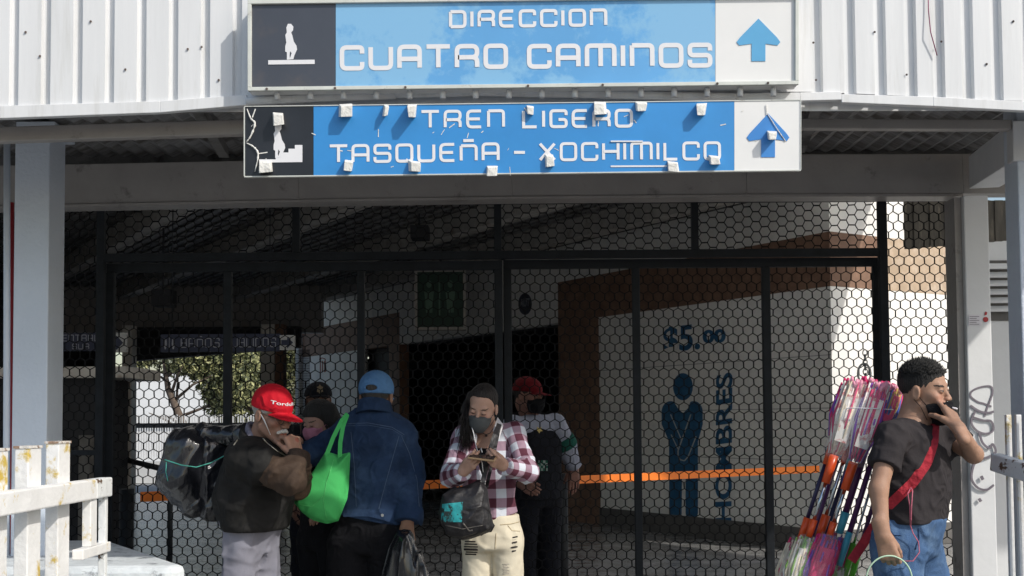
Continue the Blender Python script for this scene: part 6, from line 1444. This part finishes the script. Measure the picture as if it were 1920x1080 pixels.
q_.wear('uniform_jacket', lambda P: q_.d_top(P, .02, (.02, .02, .02), q_.J['pel'].z - .05, .006, neck=.06), ('neck', 'pel', 'shL', 'shR', 'elL', 'elR', 'wrL', 'wrR'), navy_c, .009)
q_.wear('uniform_trousers', lambda P: q_.d_trousers(P), ('pel', 'hpL', 'hpR', 'knL', 'knR', 'anL', 'anR'), navy_c, .014)
co_, cf = add_cap(q_, navy_c, cut=.030, tilt=.05, crown=(.088, .108, .085), brim_len=.05)
mb = MB(); c = q_.hw((0, .106, .072)); mb.prism([c + Vector((.022 * math.cos(t) * (1 if k % 2 else .7), -.004, .030 * math.sin(t) * (1 if k % 2 else .7))) for k, t in enumerate(np.linspace(0, 2 * math.pi, 12, endpoint=False))], (0, -.004, 0)); mb.build('emblem', mat('dull_gold', (.20, .15, .09), .5, metal=.3), co_)

# ---------------------------------------------------------------- guard with red cap, arm on the belt
rH = W(990, 742, 7.55)
r_g = Person('guard in dark red cap and black vest resting a hand on orange belt', (rH.x, 7.6, 0), (.24, .12, .09), rH, 58, 6, 0, hs=.98, eyes='open')
J = dict(neck=W(996, 783, 7.60), pel=W(1004, 930, 7.62), shR=W(962, 800, 7.45), elR=W(955, 860, 7.4), wrR=W(975, 905, 7.3), shL=W(1040, 796, 7.62), elL=W(1060, 834, 7.66), wrL=W(1076, 876, 7.75))
F = frame(35); set_legs(J, J['pel'], .09, F[:, 0])
r_g.joint(**J).dims(35, [(0, .155, .12, 0), (.4, .16, .125, 0), (.7, .175, .13, 0.01), (.86, .17, .10, 0), (.95, .11, .08, 0), (1, .07, .06, 0)], arm=(.055, .045, .03))
r_g.hand('L', J['wrL'], (.01, -.02, -1), (.2, -1, .1), (.12, .15, .2, .25), 1, .35, (.55, .5), 1.05); r_g.hand('R', J['wrR'], (.5, -.5, -.3), (0, -1, 0), (.5, .6, .6, .7), -1)
r_g.build_body(.014, .0034)
wshirt = cloth('white_uniform_shirt', (.30, .315, .39), var=.05)
r_g.wear('white_shirt', lambda P: r_g.d_top(P, .012, (.020, .022, .022), r_g.J['pel'].z, .007, 13, neck=.056, wr_cut=.008), ('neck', 'pel', 'shL', 'shR', 'elL', 'elR', 'wrL', 'wrR'), wshirt, .0065)
r_g.wear('shirt_collar', collar_fn(r_g, .064, .004, .009, .020, .5), ('neck',), wshirt, .004, pad=.15)
def vest(P):
    J_ = r_g.J; d = r_g.d_torso(P, .038, .03) + .004 * folds(P, (.2, 0, 1), 10)
    for q in 'LR': d = smax(d, -cap(P, J_['sh' + q] + Vector((0, 0, .03)), J_['sh' + q] + Vector((0, 0, -.06)), .040, .034), .008)
    d = smax(d, -r_g.d_neck(P, .062), .006); d = smax(d, P[:, 2] - (J_['neck'].z + .03), .01); return smax(d, (J_['pel'].z - .02) - P[:, 2], .006)
r_g.wear('black_vest', vest, ('neck', 'pel', 'shL', 'shR'), cloth('black_vest_cloth', (.012, .013, .018)), .006)
r_g.wear('uniform_trousers', lambda P: r_g.d_trousers(P), ('pel', 'hpL', 'hpR', 'knL', 'knR', 'anL', 'anR'), navy_c, .012)
add_cap(r_g, cloth('dark_red_cotton', (.12, .008, .012)), cut=.028, tilt=.02, brim_len=.07)
add_hair(r_g, blackhair, hairline([(-.12, -.04), (-.05, -.04), (0, 0), (.03, .02), (.09, .055)]), 1.04, .003)
add_mask(r_g, blk_mask)
mb = MB(); h_ = hit(vest, 1011, 806); 
mb.prism([h_ + Vector((.024 * math.cos(t) * (1 if k % 2 else .5), -.004, .024 * math.sin(t) * (1 if k % 2 else .5))) for k, t in enumerate(np.linspace(.31, .31 + 2 * math.pi, 10, endpoint=False))], (0, -.005, 0)); mb.build('star_badge', mat('brass', (.55, .42, .16), .35, metal=.6), r_g.root)
mb = MB(); chk = [cloth('check_green', (.03, .13, .09)), cloth('check_pale', (.34, .40, .36))]
h_ = hit(vest, 1016, 872) or W(1016, 872, 7.45)
for i in range(5):
    for j in range(4):
        mb.mi = (i + j) % 2; a = h_ + Vector((-.036 + i * .0145, -.012, .030 - j * .0165)); mb.hexa([a, a + Vector((.0145, 0, 0)), a + Vector((.0145, 0, -.0165)), a + Vector((0, 0, -.0165))], [a + Vector((0, -.003, 0)), a + Vector((.0145, -.003, 0)), a + Vector((.0145, -.003, -.0165)), a + Vector((0, -.003, -.0165))])
mb.build('chequered_badge', chk, r_g.root)
def armband(P):
    a = J_r['el'].lerp(J_r['sh'], .35); b = J_r['el'].lerp(J_r['wr'], .10); u = A3((b - a).normalized()); t = (P - A3(a)) @ u; L_ = (b - a).length; return smax(smin(cap(P, J_r['sh'], J_r['el'], .083, .075), cap(P, J_r['el'], J_r['wr'], .075, .060), .02), np.maximum(-t, t - L_), .003)
J_r = dict(sh=J['shL'], el=J['elL'], wr=J['wrL']); ab = r_g.wear('armband', armband, ('shL', 'elL'), cloth('dark_green_band', (.015, .085, .065)), .005, pad=.12)
text_box('armband_lettering', 'VIAL', W(1052, 812, 7.52), W(1066, 815, 7.54), Vector((0, 0, .018)), pale, ab, .02); text_box('armband_lettering', 'MX', W(1058, 820, 7.53), W(1069, 822, 7.55), Vector((0, 0, .015)), pale, ab, .02)
